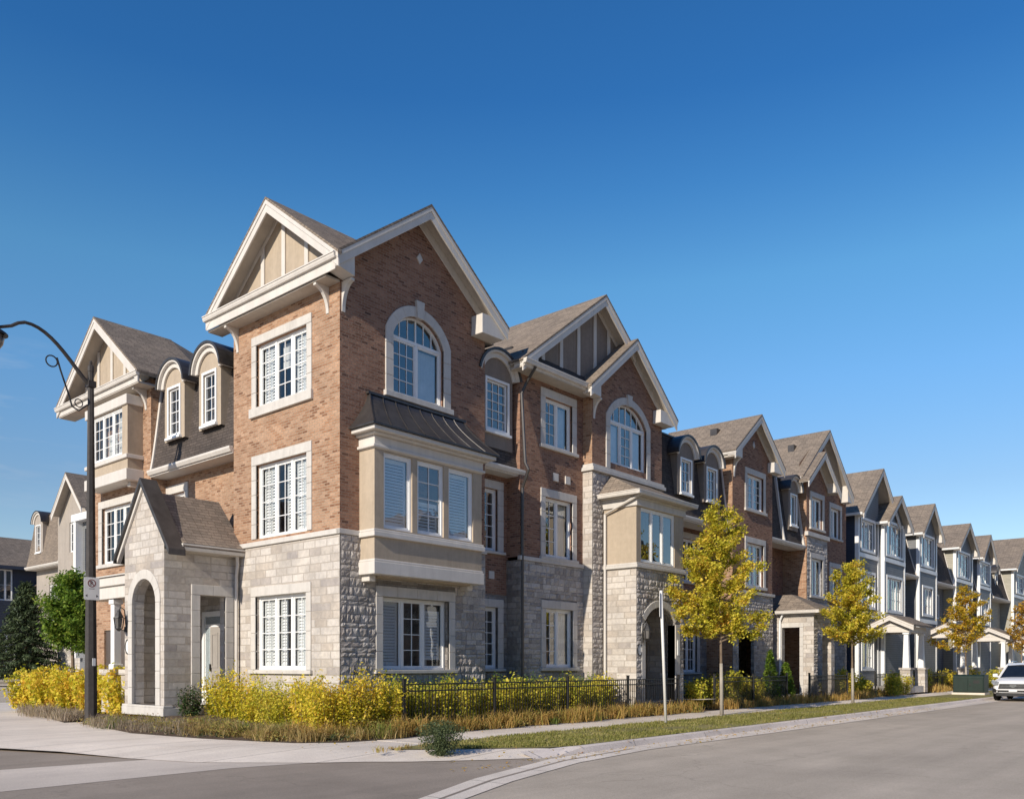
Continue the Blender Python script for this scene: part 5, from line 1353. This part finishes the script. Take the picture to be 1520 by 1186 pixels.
# ------------------------------------------------------------------ grasses (uncountable)
def clumps(name, mat, centres, per, spread, L, seed, lean=.7, w=.010):
    rng = np.random.default_rng(seed); C = []
    Ls = []
    for (x, y, z) in centres:
        if rng.uniform() < .12: continue
        f = rng.uniform(.45, 1.3); m = int(per*rng.uniform(.5, 1.25))
        C.append(np.array((x, y, z))[None] + rng.normal(scale=(spread*f, spread*f, 0), size=(m, 3))); Ls.append(np.full(m, L*f))
    return tag(blades(name, mat, np.concatenate(C), np.concatenate(Ls), rng, lean, w), kind='stuff')
rng = np.random.default_rng(1)
def along(path, step, jit, off=0):
    out = []
    for (x0, y0), (x1, y1) in zip(path[:-1], path[1:]):
        d = math.hypot(x1 - x0, y1 - y0)
        for k in range(int(d/step)): t = (k + .5)*step/d; out.append((x0 + (x1 - x0)*t + rng.normal()*jit, y0 + (y1 - y0)*t + rng.normal()*jit, .02))
    return out
clumps('mauve_grass', 'grass_mauve', along([(9.72, 22.8), (9.72, 19.9), (9.95, 17.6)], .10, .14) + along([(10.1, 22.4), (10.25, 19.6), (10.45, 17.5)], .10, .15) + along([(10.5, 19.9), (10.9, 16.8)], .16, .16), 90, .10, .30, 2, 1.15, .0045)
clumps('dry_grass', 'grass_dry', along([(9.95, 18.6), (10.3, 15.3), (10.75, 14.45), (11.6, 14.1), (12.6, 14.05)], .085, .13) + along([(10.35, 18.2), (10.8, 15.3), (11.4, 14.5)], .10, .16), 90, .10, .31, 3, 1.15, .005)
clumps('russet_grass', 'grass_orange', along([(12.5, 14.2), (14.5, 14.28), (26.2, 14.3)], .11, .11), 95, .12, .43, 4, 1.1, .0065)
clumps('russet_grass', 'grass_orange', along([(27.6, 14.25), (35, 14.2), (43, 13.95)], .22, .10), 80, .14, .42, 14, 1.05, .009)
clumps('russet_grass', 'grass_orange', along([(43, 14.45), (70, 14.4)], .45, .15), 80, .18, .5, 5, 1.0, .016)
clumps('mauve_grass', 'grass_mauve', along([(11.2, 31.0), (10.5, 27.2), (9.95, 24.8)], .15, .16) + along([(11.5, 30), (10.9, 27), (10.4, 25)], .15, .18), 85, .12, .36, 6, 1.1, .007)
clumps('dry_grass', 'grass_dry', along([(10.0, 11.85), (11.4, 11.95)], .12, .16), 26, .06, .12, 7, .9, .006)
clumps('russet_grass', 'grass_orange', along([(10.5, 15.6), (10.95, 14.5), (12.0, 14.3), (13.2, 14.25)], .10, .13) + along([(11.0, 14.9), (12.6, 14.35)], .14, .12), 80, .09, .42, 24, 1.15, .0055)
clumps('green_sedge', 'grass_sedge', along([(9.85, 22.4), (9.9, 19), (10.5, 15.2), (11.2, 14.3), (14.5, 14.35), (26, 14.4)], .30, .14) + along([(10.3, 19.5), (10.9, 15.6), (11.6, 14.8)], .3, .14), 70, .09, .36, 34, 1.1, .006)
rp = np.random.default_rng(55); pc = []
for (x, y, z) in along([(9.75, 22.6), (9.8, 19.0), (10.2, 15.6), (10.9, 14.35), (12.6, 14.1), (14.5, 14.3), (26, 14.3)], .17, .13) + along([(10.4, 19.6), (10.9, 15.4), (11.7, 14.6), (13, 14.35)], .2, .14):
    m = int(rp.integers(40, 150)); hh = rp.uniform(.12, .38); pc.append(np.stack([x + rp.normal(scale=.10, size=m), y + rp.normal(scale=.10, size=m), .03 + hh*rp.uniform(size=m)**.7], 1))
tag(kites('perennial_border', 'leaf_perennial', None, np.concatenate(pc), .05, rp, .2, asp=.4), kind='stuff')
rg = np.random.default_rng(77)   # low leafy ground cover between the grasses
gc = []
for (x, y, z) in along([(9.9, 22.4), (9.9, 18.5), (10.4, 15.2), (11.1, 14.3), (14.5, 14.5), (26, 14.5)], .16, .2): gc.append(np.array((x, y, .05))[None] + rg.normal(scale=(.14, .14, .05), size=(50, 3)))
tag(kites('ground_cover', 'leaf_grey', None, np.abs(np.concatenate(gc)), .06, rg, .5), kind='stuff')
rng2 = np.random.default_rng(8); n = 70000
X = 11.6 + 33*rng2.uniform(size=n)**1.5; Y = rng2.uniform(9.9, 12.42, n); keep = (Y > 9.9 + np.maximum(0, 13.2 - X)*.75)
nz = np.sin(X*1.3 + 2*np.sin(Y*1.7)) + np.sin(Y*2.3 + X*.6); nz = nz + .8*np.sin(X*4.1 + 3*np.sin(Y*3.3)); keep &= (rng2.uniform(-2.2, 1.6, n) < nz)
tag(blades('verge_grass', 'grass_green', np.stack([X, Y, np.full(n, .012)], 1)[keep], .07, rng2, 1.2, .006), kind='stuff')
# fallen leaves
nl = 900; X = rng2.uniform(9.5, 36, nl); Y = np.where(rng2.uniform(size=nl) < .6, rng2.uniform(9.0, 9.7, nl), rng2.uniform(10, 14.1, nl)); Z = np.where(Y < 9.62, -.08, .022)
tag(kites('fallen_leaves', 'leaf_orange', None, np.stack([X, Y, Z], 1), .055, rng2, 3), kind='stuff')

# ================================================================== fence
FG = 'black iron fence lengths along the planting bed'
def fence(label, x0, x1, step=3.0, y=14.40):
    T = thing('iron_fence', label, 'fence', (x0, y, .08), FG); fr = FY(y); n = max(1, int(round((x1 - x0)/step))); s = (x1 - x0)/n
    for k in range(n + 1):
        x = x0 + s*k; b = MB(WORLD); b.box(x - .035, x + .035, y - .035, y + .035, .05, 1.24); b.box(x - .045, x + .045, y - .045, y + .045, 1.241, 1.265)
        soft(b.build('post', 'black', T), .004)
    for k in range(n):
        a, c = x0 + s*k + .035, x0 + s*(k + 1) - .035; b = MB(fr)
        for z in (.20, .98, 1.13): b.box(a, c, -.016, .016, z - .016, z + .016)
        m = int((c - a)/.105)
        for i in range(1, m): u = a + (c - a)*i/m; b.box(u - .008, u + .008, -.008, .008, .12, 1.145)
        b.build('railing', 'black', T)
fence('nearest black iron fence length, in front of the lime hedge', 12.98, 25.1, 3.03)
fence('black iron fence length behind the nearest street tree', 27.6, 33.8)
fence('short black iron fence length before the pale stone porch', 35.2, 39.6, 3, 14.02)
fence('farthest black iron fence length before the siding porches', 44.6, 61.4, 2.8)

# ================================================================== street furniture
T = thing('street_lamp', 'tall dark pole street lamp with curved scroll arm and hanging lantern', 'street lamp', (9.93, 23.28, 0))
b = MB(WORLD)
b.lathe((9.93, 23.28), [(.20, .0), (.19, .1), (.165, .14), (.16, 1.2), (.075, 9.3), (.085, 9.32), (.085, 9.45), (.03, 9.5), (.045, 9.56), (.0, 9.62)], 8)
b.build('pole', 'pole', T)
arm = []
for i in range(15):
    t = i/14; arm.append(Vector((9.86 - 2.16*t, 23.28, 8.98 + 1.16*math.sin(min(1, t*1.18)*PI*.62)**1.1 - .22*max(0, t - .75)/.25)))
b = MB(WORLD); b.tube(arm, .055, 8, .038); b.box(9.83, 10.03, 23.18, 23.38, 8.9, 9.06); b.build('arm', 'pole', T, smooth=False)
b = MB(WORLD)
b.tube([Vector((9.84, 23.28, 8.42)), Vector((9.62, 23.28, 8.22)), Vector((9.45, 23.28, 8.30)), Vector((9.38, 23.28, 8.55)), Vector((9.17, 23.28, 9.15)), Vector((9.08, 23.28, 9.46))], .022, 6)
b.tube([Vector((8.95 + .14*math.cos(a), 23.28, 9.34 + .14*math.sin(a))) for a in np.linspace(0, 2*PI, 17)], .018, 6)
b.tube([Vector((9.62 + .1*math.cos(a), 23.28, 8.42 + .1*math.sin(a))) for a in np.linspace(0, 2*PI, 13)], .014, 6)
b.build('scroll', 'black', T)
e = arm[-1]
b = MB(WORLD); b.lathe((e.x - .08, 23.28), [(.03, e.z + .16), (.07, e.z + .12), (.10, e.z - .02), (.30, e.z - .16), (.31, e.z - .20), (.12, e.z - .20)], 14); h = b.build('lamp_head', 'black', T)
b = MB(WORLD); b.lathe((e.x - .08, 23.28), [(.24, e.z - .21), (.20, e.z - .42), (.10, e.z - .58), (.02, e.z - .62)], 14); b.build('lamp_globe', 'lantern', h, smooth=True)
b = MB(WORLD)
for a in range(4): b.tube([Vector((e.x - .08 + .27*math.cos(a*PI/2 + .6), 23.28 + .27*math.sin(a*PI/2 + .6), e.z - .2)), Vector((e.x - .08 + .03*math.cos(a*PI/2 + .6), 23.28 + .03*math.sin(a*PI/2 + .6), e.z - .7))], .015, 5)
b.build('lamp_cage', 'black', h)
b = MB(WORLD); b.box(9.90, 9.98, 23.11, 23.125, 1.55, 1.75); b.build('pole_label', 'plate', T)
# no-parking plate on the pole, facing the main street
T = thing('traffic_sign', 'white no parking plate with arrows strapped to the dark lamp pole', 'sign', (9.90, 23.10, 3.58)); SG = FY(23.09)
b = MB(SG)
def rr(u0, u1, z0, z1, r, n=5):
    P = []
    for cu, cz, a0 in ((u1 - r, z1 - r, 0), (u0 + r, z1 - r, PI/2), (u0 + r, z0 + r, PI), (u1 - r, z0 + r, 1.5*PI)):
        P += [(cu + r*math.cos(a0 + PI/2*i/n), cz + r*math.sin(a0 + PI/2*i/n)) for i in range(n + 1)]
    return P
b.prism(rr(9.67, 10.07, 3.28, 3.87, .035), 0, .008); b.build('plate', 'sign_white', T)
cu, cz = 9.87, 3.715
b = MB(SG); ca_ = [(cu + .105*math.cos(a), cz + .105*math.sin(a)) for a in np.linspace(0, 2*PI, 29)[:-1]]; cb_ = [(cu + .082*math.cos(a), cz + .082*math.sin(a)) for a in np.linspace(0, 2*PI, 29)[:-1]]
b.ring(ca_, cb_, .008, .011)
d = .082*.7071; w_ = .011*.7071
b.prism([(cu - d - w_, cz + d - w_), (cu - d + w_, cz + d + w_), (cu + d + w_, cz - d + w_), (cu + d - w_, cz - d - w_)], .0115, .0125)
b.build('ring', 'sign_red', T)
b = MB(SG); b.box(cu - .035, cu - .013, .008, .0105, cz - .06, cz + .06)   # letter P
pa = [(cu - .012 + .042*math.cos(a), cz + .026 + .034*math.sin(a)) for a in np.linspace(PI/2, -PI/2, 11)]; pb_ = [(cu - .012 + .021*math.cos(a), cz + .026 + .015*math.sin(a)) for a in np.linspace(PI/2, -PI/2, 11)]
b.ring(pa, pb_, .008, .0105, closed=False); b.build('letter_p', 'sign_dark', T)
b = MB(SG)
for s_ in (-1, 1):
    b.prism([(cu + s_*.165, 3.385), (cu + s_*.115, 3.42), (cu + s_*.115, 3.35)], .008, .0105)
b.box(cu - .07, cu + .07, .008, .0103, 3.566, 3.576); b.build('arrows', 'sign_dark', T)
b = MB(WORLD); b.lathe((9.93, 23.28), [(.150, 3.50), (.153, 3.501), (.153, 3.53), (.150, 3.531)], 10); b.build('strap', 'chrome', T)
# slim white sign post seen edge-on
T = thing('sign_post', 'slim leaning white post with its plate seen edge-on in the grass verge', 'sign post', (20.0, 11.85, 0))
b = MB(WORLD); b.tube([Vector((20.0, 11.85, -.02)), Vector((19.86, 11.92, 3.55))], .040, 8); b.build('post', 'post_white', T, smooth=True)
pd = Vector((20, 11.85, 0)).normalized(); pn = Vector((-pd.y, pd.x, 0))
b = MB(WORLD)
q = Vector((19.88, 11.91, 0)); P = []
for z in (2.85, 3.5):
    for s1, s2 in ((-.14, -.006), (.14, -.006), (.14, .006), (-.14, .006)): P.append(q + pd*s1 + pn*s2 + Vector((0, 0, z)) + pn*.05)
b.add(P, [(0, 1, 2, 3), (4, 5, 6, 7), (0, 1, 5, 4), (1, 2, 6, 5), (2, 3, 7, 6), (3, 0, 4, 7)]); b.build('plate', 'sign_white', T)
# wall lanterns and house number plaques
def lantern(label, p, dv):
    T = thing('wall_lantern', label, 'lantern', p); x, y, z = p; ax, ay = dv
    c = (x + ax*.2, y + ay*.2)
    b = MB(WORLD); b.tube([Vector((x, y, z - .25)), Vector((x + ax*.05, y + ay*.05, z + .25)), Vector((x + ax*.15, y + ay*.15, z + .33)), Vector((*c, z + .24))], .016, 6); b.lathe((x + ax*.015, y + ay*.015), [(.05, z - .32), (.05, z - .18)], 8); b.build('bracket', 'black', T)
    b = MB(WORLD); b.lathe(c, [(.03, z + .25), (.06, z + .20), (.12, z + .08), (.13, z + .05)], 6)
    b.lathe(c, [(.10, z - .22), (.06, z - .27), (.02, z - .30)], 6)
    for k in range(6): a = k*PI/3; b.tube([Vector((c[0] + .14*math.cos(a), c[1] + .14*math.sin(a), z + .06)), Vector((c[0] + .10*math.cos(a), c[1] + .10*math.sin(a), z - .22))], .010, 4)
    b.build('cage', 'black', T)
    b = MB(WORLD); b.lathe(c, [(.07, z - .2), (.10, z + .04)], 6); b.build('glass', 'lantern', T)
lantern('black carriage lantern on the arched porch wall', (10.45, 22.36, 2.75), (-1, 0))
lantern('black carriage lantern beside the arch of the bay porch', (22.98, 14.48, 2.6), (0, -1))
def plaque(label, fr, u, z, v):
    T = thing('number_plaque', label, 'plaque', tuple(fr(u, v, z)))
    el = lambda a, c: [(u + a*math.cos(t), z + c*math.sin(t)) for t in np.linspace(0, 2*PI, 25)[:-1]]
    b = MB(fr); b.prism(el(.12, .17), v, v + .015); b.build('plate', 'sign_white', T)
    b = MB(fr); b.ring(el(.145, .20), el(.115, .165), v, v + .025); b.build('rim', 'black', T)
plaque('oval white plaque with black rim on the arched porch', PX, 22.30, 2.05, .0)
plaque('oval white plaque with black rim beside the bay porch arch', B, 22.88, 2.05, .0)
# utility box
T = thing('utility_box', 'dark green metal utility box on the grass left of the parked car', 'utility box', (51.2, 11.5, 0))
b = MB(WORLD); b.box(50.6, 51.8, 10.75, 12.35, .0, .12); b.build('plinth', 'walk', T)
b = MB(FX(50.66)); b.prism_u([(0, .12), (0, .98), (-.12, 1.08), (-1.08, 1.08), (-1.08, .12)], 10.8, 12.3); soft(b.build('cabinet', 'utility', T), .02)
b = MB(FX(50.66)); b.box(10.84, 11.52, .002, .03, .18, .90); b.box(11.58, 12.26, .002, .03, .18, .90); d_ = soft(b.build('door', 'utility', T), .01)
b = MB(FX(50.66)); b.box(11.42, 11.48, .031, .06, .5, .62); b.box(11.0, 11.3, .031, .034, .62, .78); b.build('handle', 'black', d_)

# ================================================================== parked car, front towards the camera
T = thing('parked_car', 'white sport utility car parked facing the camera, cut off by the right edge', 'car', (45.4, 8.25, -.1))
cx, cy, g0 = 45.2, 8.42, -.1
def CV(x, y, z): return Vector((cx + x, cy + y, g0 + z))
b = MB(WORLD)
# body lofted from front to back: (x, half width, bottom, belt height, crown)
st = [(0, .66, .42, .70, .74), (.06, .80, .34, .84, .90), (.25, .90, .28, .95, 1.00), (.7, .945, .26, 1.03, 1.08), (1.25, .955, .26, 1.08, 1.13), (1.9, .96, .26, 1.10, 1.13), (3.6, .96, .27, 1.12, 1.15), (4.5, .94, .32, 1.12, 1.15), (4.85, .86, .45, 1.05, 1.1)]
P = []; k = 12
for x, hw, zb, zt, zc in st:
    ring_ = [(-hw*.92, zb), (-hw, zb + .12), (-hw*1.0, (zb + zt)/2), (-hw*.985, zt - .1), (-hw*.93, zt), (-hw*.5, zc), (hw*.5, zc), (hw*.93, zt), (hw*.985, zt - .1), (hw, (zb + zt)/2), (hw, zb + .12), (hw*.92, zb)]
    P += [CV(x, y, z) for y, z in ring_]
F = [(i*k + j, i*k + (j + 1) % k, (i + 1)*k + (j + 1) % k, (i + 1)*k + j) for i in range(len(st) - 1) for j in range(k)]
F += [tuple(range(k)), tuple(range((len(st) - 1)*k, len(st)*k))]
b.add(P, F); bo = b.build('body', 'carpaint', T, smooth=True)
m_ = bo.modifiers.new('sub', 'SUBSURF'); m_.levels = 2; m_.render_levels = 2
b = MB(WORLD)    # cabin
gs = [(1.35, .80, 1.10, .80), (2.15, .66, 1.70, .66), (2.5, .68, 1.765, .60), (3.6, .68, 1.76, .60), (4.35, .64, 1.66, .60), (4.75, .78, 1.12, .78)]
cab = [CV(1.35, -.84, 1.08), CV(1.35, .84, 1.08), CV(4.78, .82, 1.08), CV(4.78, -.82, 1.08), CV(2.2, -.66, 1.68), CV(2.2, .66, 1.68), CV(4.3, .64, 1.66), CV(4.3, -.64, 1.66)]
b.add(cab, [(0, 1, 5, 4), (1, 2, 6, 5), (2, 3, 7, 6), (3, 0, 4, 7)]); b.build('windows', 'carglass', T)
b = MB(WORLD)
rf = [CV(2.15, -.66, 1.66), CV(2.15, .66, 1.66), CV(2.6, .64, 1.77), CV(2.6, -.64, 1.77), CV(3.7, .64, 1.78), CV(3.7, -.64, 1.78), CV(4.4, .62, 1.66), CV(4.4, -.62, 1.66), CV(2.15, 0, 1.71), CV(2.6, 0, 1.81), CV(3.7, 0, 1.82), CV(4.4, 0, 1.70)]
b.add(rf, [(0, 8, 9, 3), (8, 1, 2, 9), (3, 9, 10, 5), (9, 2, 4, 10), (5, 10, 11, 7), (10, 4, 6, 11)])
for s in (-1, 1):
    b.tube([CV(1.3, s*.85, 1.08), CV(2.18, s*.67, 1.68)], .05, 6); b.tube([CV(2.18, s*.67, 1.68), CV(2.6, s*.65, 1.76), CV(3.7, s*.65, 1.77), CV(4.35, s*.65, 1.67)], .045, 6); b.tube([CV(4.35, s*.65, 1.67), CV(4.78, s*.83, 1.1)], .07, 6); b.tube([CV(3.1, s*.66, 1.74), CV(3.05, s*.845, 1.1)], .04, 6)
b.build('roof', 'carpaint', T)
b = MB(WORLD)
for s in (-1, 1): b.tube([CV(2.5, s*.56, 1.82), CV(2.7, s*.56, 1.87), CV(3.8, s*.56, 1.87), CV(4.0, s*.56, 1.79)], .02, 6)
b.build('roof_rail', 'chrome', T)
CF = Fr((cx, cy), (0, 1), (-1, 0))
def CB(b, u0, u1, v0, v1, z0, z1): b.box(u0, u1, v0, v1, g0 + z0, g0 + z1)
b = MB(CF); b.prism([(-.62, g0 + .58), (.62, g0 + .58), (.56, g0 + .82), (-.56, g0 + .82)], -.1, .035); gr = b.build('grille', 'plastic', T)
b = MB(CF)
for z in (.62, .69, .76): CB(b, -.58, .58, .036, .055, z, z + .022)
b.prism([(-.15, g0 + .70), (0, g0 + .64), (.15, g0 + .70), (.13, g0 + .79), (-.13, g0 + .79)], .056, .075); b.build('grille_bar', 'chrome', gr)
b = MB(CF); CB(b, -.72, .72, -.2, .05, .24, .40); CB(b, -.64, .64, -.2, .045, .401, .52); soft(b.build('bumper', 'plastic', T), .03)
b = MB(CF); CB(b, -.60, .60, .02, .075, .40, .425); CB(b, -.70, .70, -.1, .07, .52, .575); soft(b.build('bumper_trim', 'carpaint', T), .02)
b = MB(CF); CB(b, -.17, .17, .076, .086, .46, .575); b.build('number_plate', 'plate', T)
for s in (-1, 1):
    b = MB(WORLD); P = [CV(-.0, s*.60, .78), CV(-.0, s*.60, .90), CV(.30, s*.915, .99), CV(.28, s*.93, .86), CV(.05, s*.80, .76)]
    b.add([p + Vector((-.045, s*.02, 0)) for p in P] + [p + Vector((.1, 0, 0)) for p in P], [(0, 1, 2, 3, 4), (0, 1, 6, 5), (1, 2, 7, 6), (2, 3, 8, 7), (3, 4, 9, 8), (4, 0, 5, 9)]); b.build('headlight', 'lamp_glass', T)
    b = MB(WORLD); b.add([CV(.0, s*.70, .42), CV(.0, s*.70, .56), CV(.13, s*.88, .62), CV(.13, s*.89, .40)], [(0, 1, 2, 3)]); b.build('fog_light_panel', 'plastic', T)
    b = MB(WORLD); b.tube([CV(1.55, s*.86, 1.13), CV(1.55, s*1.02, 1.16)], .03, 6); mp = [CV(1.48 + a, s*1.05 + c, 1.19 + d) for a in (0, .16) for c, d in ((-.12, -.09), (.10, -.07), (.10, .08), (-.10, .09))]
    b.add(mp, [(0, 1, 2, 3), (4, 5, 6, 7), (0, 1, 5, 4), (1, 2, 6, 5), (2, 3, 7, 6), (3, 0, 4, 7)]); soft(b.build('mirror', 'carpaint', T), .03, 2)
    for x in (.95, 3.75):
        b = MB(WORLD); W_ = .24; yy = s*.84; pr = [(.22, -W_/2), (.31, -W_/2), (.355, -W_/2 + .04), (.36, 0), (.355, W_/2 - .04), (.31, W_/2), (.22, W_/2)]; kk = 24
        P = [CV(x + r*math.cos(2*PI*j/kk), yy + o_, .36 + r*math.sin(2*PI*j/kk)) for r, o_ in pr for j in range(kk)]
        b.add(P, [(i*kk + j, i*kk + (j + 1) % kk, (i + 1)*kk + (j + 1) % kk, (i + 1)*kk + j) for i in range(len(pr) - 1) for j in range(kk)])
        wh = b.build('wheel', 'tyre', T, smooth=True)
        b = MB(WORLD)
        for j in range(10):
            a = 2*PI*j/10; b.tube([CV(x, yy + s*.09, .36), CV(x + .22*math.cos(a), yy + s*.10, .36 + .22*math.sin(a))], .02, 5)
        P = [CV(x + r*math.cos(2*PI*j/kk), yy + s*o_, .36 + r*math.sin(2*PI*j/kk)) for r, o_ in ((.235, .11), (.215, .12), (.20, .02)) for j in range(kk)]
        b.add(P, [(i*kk + j, i*kk + (j + 1) % kk, (i + 1)*kk + (j + 1) % kk, (i + 1)*kk + j) for i in range(2) for j in range(kk)]); b.build('rim', 'chrome', wh)

# ================================================================== houses across the street, mirrored in the window glass
for k, (x0, w_, h_, mt) in enumerate(((16, 9, 9.0, 'brick'), (26.5, 10, 9.6, 'siding'), (38, 10, 9.2, 'brick'), (49.5, 11, 9.5, 'siding_lt'), (62, 11, 9.3, 'brick'))):
    T = thing('townhouse', ('red brick', 'blue sided', 'second red brick', 'sage sided', 'third red brick')[k] + ' house across the street, mirrored in the windows', 'townhouse', (x0 + w_/2, -14, 0)); OF = Fr((0, -14), (1, 0), (0, 1))
    b = MB(OF); hs = [rect(x0 + 1 + 3*i, x0 + 2.4 + 3*i, z, z + 1.7) for i in range(3) for z in (1, 4, 6.8)]; b.wall(rect(x0, x0 + w_, 0, h_), hs, 0); b.box(x0 + .01, x0 + w_ - .01, -9, -.6, 0, h_ - .02); b.build('wall', mt, T)
    b = MB(OF)
    for r_ in hs: b.poly([(u, -.12, z) for u, z in r_])
    b.build('window', 'glass', T)
    b = MB(OF); b.prism([(x0 - .4, h_), (x0 + w_/2, h_ + w_*.36), (x0 + w_ + .4, h_)], -9.4, .4); b.build('roof', 'shingle', T)

# ================================================================== light, sky, camera
SUN = Vector((-1, -.105, .52)).normalized()
el = math.asin(SUN.z); rot = math.atan2(SUN.x, SUN.y)
sl = bpy.data.lights.new('sun', 'SUN'); sl.energy = 5.0; sl.angle = R_(.53); sl.color = (1, .90, .76)
so = bpy.data.objects.new('sun', sl); COL.objects.link(so); so.rotation_euler = (-SUN).to_track_quat('-Z', 'Y').to_euler(); so.location = (-20, 0, 30)
w = bpy.data.worlds.new('World'); S.world = w; w.use_nodes = True; nt = w.node_tree; nt.nodes.clear()
o = nd(nt, 'ShaderNodeOutputWorld'); bg = nd(nt, 'ShaderNodeBackground'); sky = nd(nt, 'ShaderNodeTexSky')
sky.sky_type = 'NISHITA'; sky.sun_disc = False; sky.sun_elevation = el; sky.sun_rotation = rot
sky.air_density = 1.0; sky.dust_density = .4; sky.ozone_density = 2.5; sky.altitude = 200
bg.inputs[1].default_value = .085
# deep autumn blue overhead, paler towards the horizon; dimmer on the side of the sun's glare
tc = nd(nt, 'ShaderNodeTexCoord'); sx = nd(nt, 'ShaderNodeSeparateXYZ'); lk(nt, tc.outputs['Generated'], sx.inputs[0])
tint = ramp(nt, sx.outputs[2], [(.0, (.80, .74, .68)), (.19, (.60, .67, .71)), (.30, (.54, .79, .90)), (.40, (.47, .85, .95)), (.48, (.29, .69, .92)), (.55, (.19, .57, .87)), (1, (.14, .48, .80))])
dv = math_(nt, 'ADD', math_(nt, 'MULTIPLY', sx.outputs[0], .757), math_(nt, 'MULTIPLY', sx.outputs[1], .653))
mr = nd(nt, 'ShaderNodeMapRange'); lk(nt, dv, mr.inputs[0]); mr.inputs[1].default_value = -.9; mr.inputs[2].default_value = .35; mr.inputs[3].default_value = .88; mr.inputs[4].default_value = 2.0
vm = nd(nt, 'ShaderNodeVectorMath', operation='SCALE'); lk(nt, tint, vm.inputs[0]); lk(nt, mr.outputs[0], vm.inputs[3])
az = nd(nt, 'ShaderNodeMapRange'); lk(nt, math_(nt, 'SUBTRACT', sx.outputs[0], math_(nt, 'MULTIPLY', sx.outputs[1], .55)), az.inputs[0])
az.inputs[1].default_value = -.3; az.inputs[2].default_value = .75; az.inputs[3].default_value = 1.03; az.inputs[4].default_value = 1.05
bt = nd(nt, 'ShaderNodeMapRange'); lk(nt, dv, bt.inputs[0]); bt.inputs[1].default_value = .1; bt.inputs[2].default_value = -.4
vmt = mixc(nt, vm.outputs[0], (.82, 1.0, 1.28), bt.outputs[0], 'MULTIPLY')
vm2 = nd(nt, 'ShaderNodeVectorMath', operation='SCALE'); lk(nt, vmt, vm2.inputs[0]); lk(nt, az.outputs[0], vm2.inputs[3])
skyc = mixc(nt, sky.outputs[0], vm2.outputs[0], 1.0, 'MULTIPLY')
st_ = nd(nt, 'ShaderNodeMapping'); st_.inputs['Scale'].default_value = (3, 3, 16); lk(nt, tc.outputs['Generated'], st_.inputs[0])
cn = noise(nt, st_.outputs[0], 2.2, 6, .6)
cm_ = ramp(nt, cn, [(.50, (0, 0, 0)), (.72, (1, 1, 1))])
band = ramp(nt, sx.outputs[2], [(.10, (0, 0, 0)), (.22, (1, 1, 1)), (.27, (1, 1, 1)), (.33, (0, 0, 0))])
side = nd(nt, 'ShaderNodeMapRange'); lk(nt, sx.outputs[0], side.inputs[0]); side.inputs[1].default_value = .42; side.inputs[2].default_value = .25
cf = math_(nt, 'MULTIPLY', math_(nt, 'MULTIPLY', cm_, band), math_(nt, 'MULTIPLY', side.outputs[0], .8))
lk(nt, mixc(nt, skyc, (5.5, 6.6, 8.2), cf), bg.inputs[0]); lk(nt, bg.outputs[0], o.inputs[0])
cam = bpy.data.cameras.new('camera'); co = bpy.data.objects.new('camera', cam); COL.objects.link(co)
cam.sensor_width = 36; cam.lens = 36*1276/1520; cam.shift_y = (988 - 593)/1520; cam.clip_end = 2000; cam.clip_start = .1
A_ = R_(40.8)
co.location = (0, 0, 1.55); co.rotation_euler = (PI/2, 0, -(PI/2 - A_))
S.camera = co
S.view_settings.view_transform = 'Standard'; S.view_settings.look = 'None'; S.view_settings.exposure = 0; S.view_settings.gamma = 1
S.cycles.max_bounces = 6; S.cycles.transparent_max_bounces = 12; S.cycles.glossy_bounces = 3; S.cycles.transmission_bounces = 4
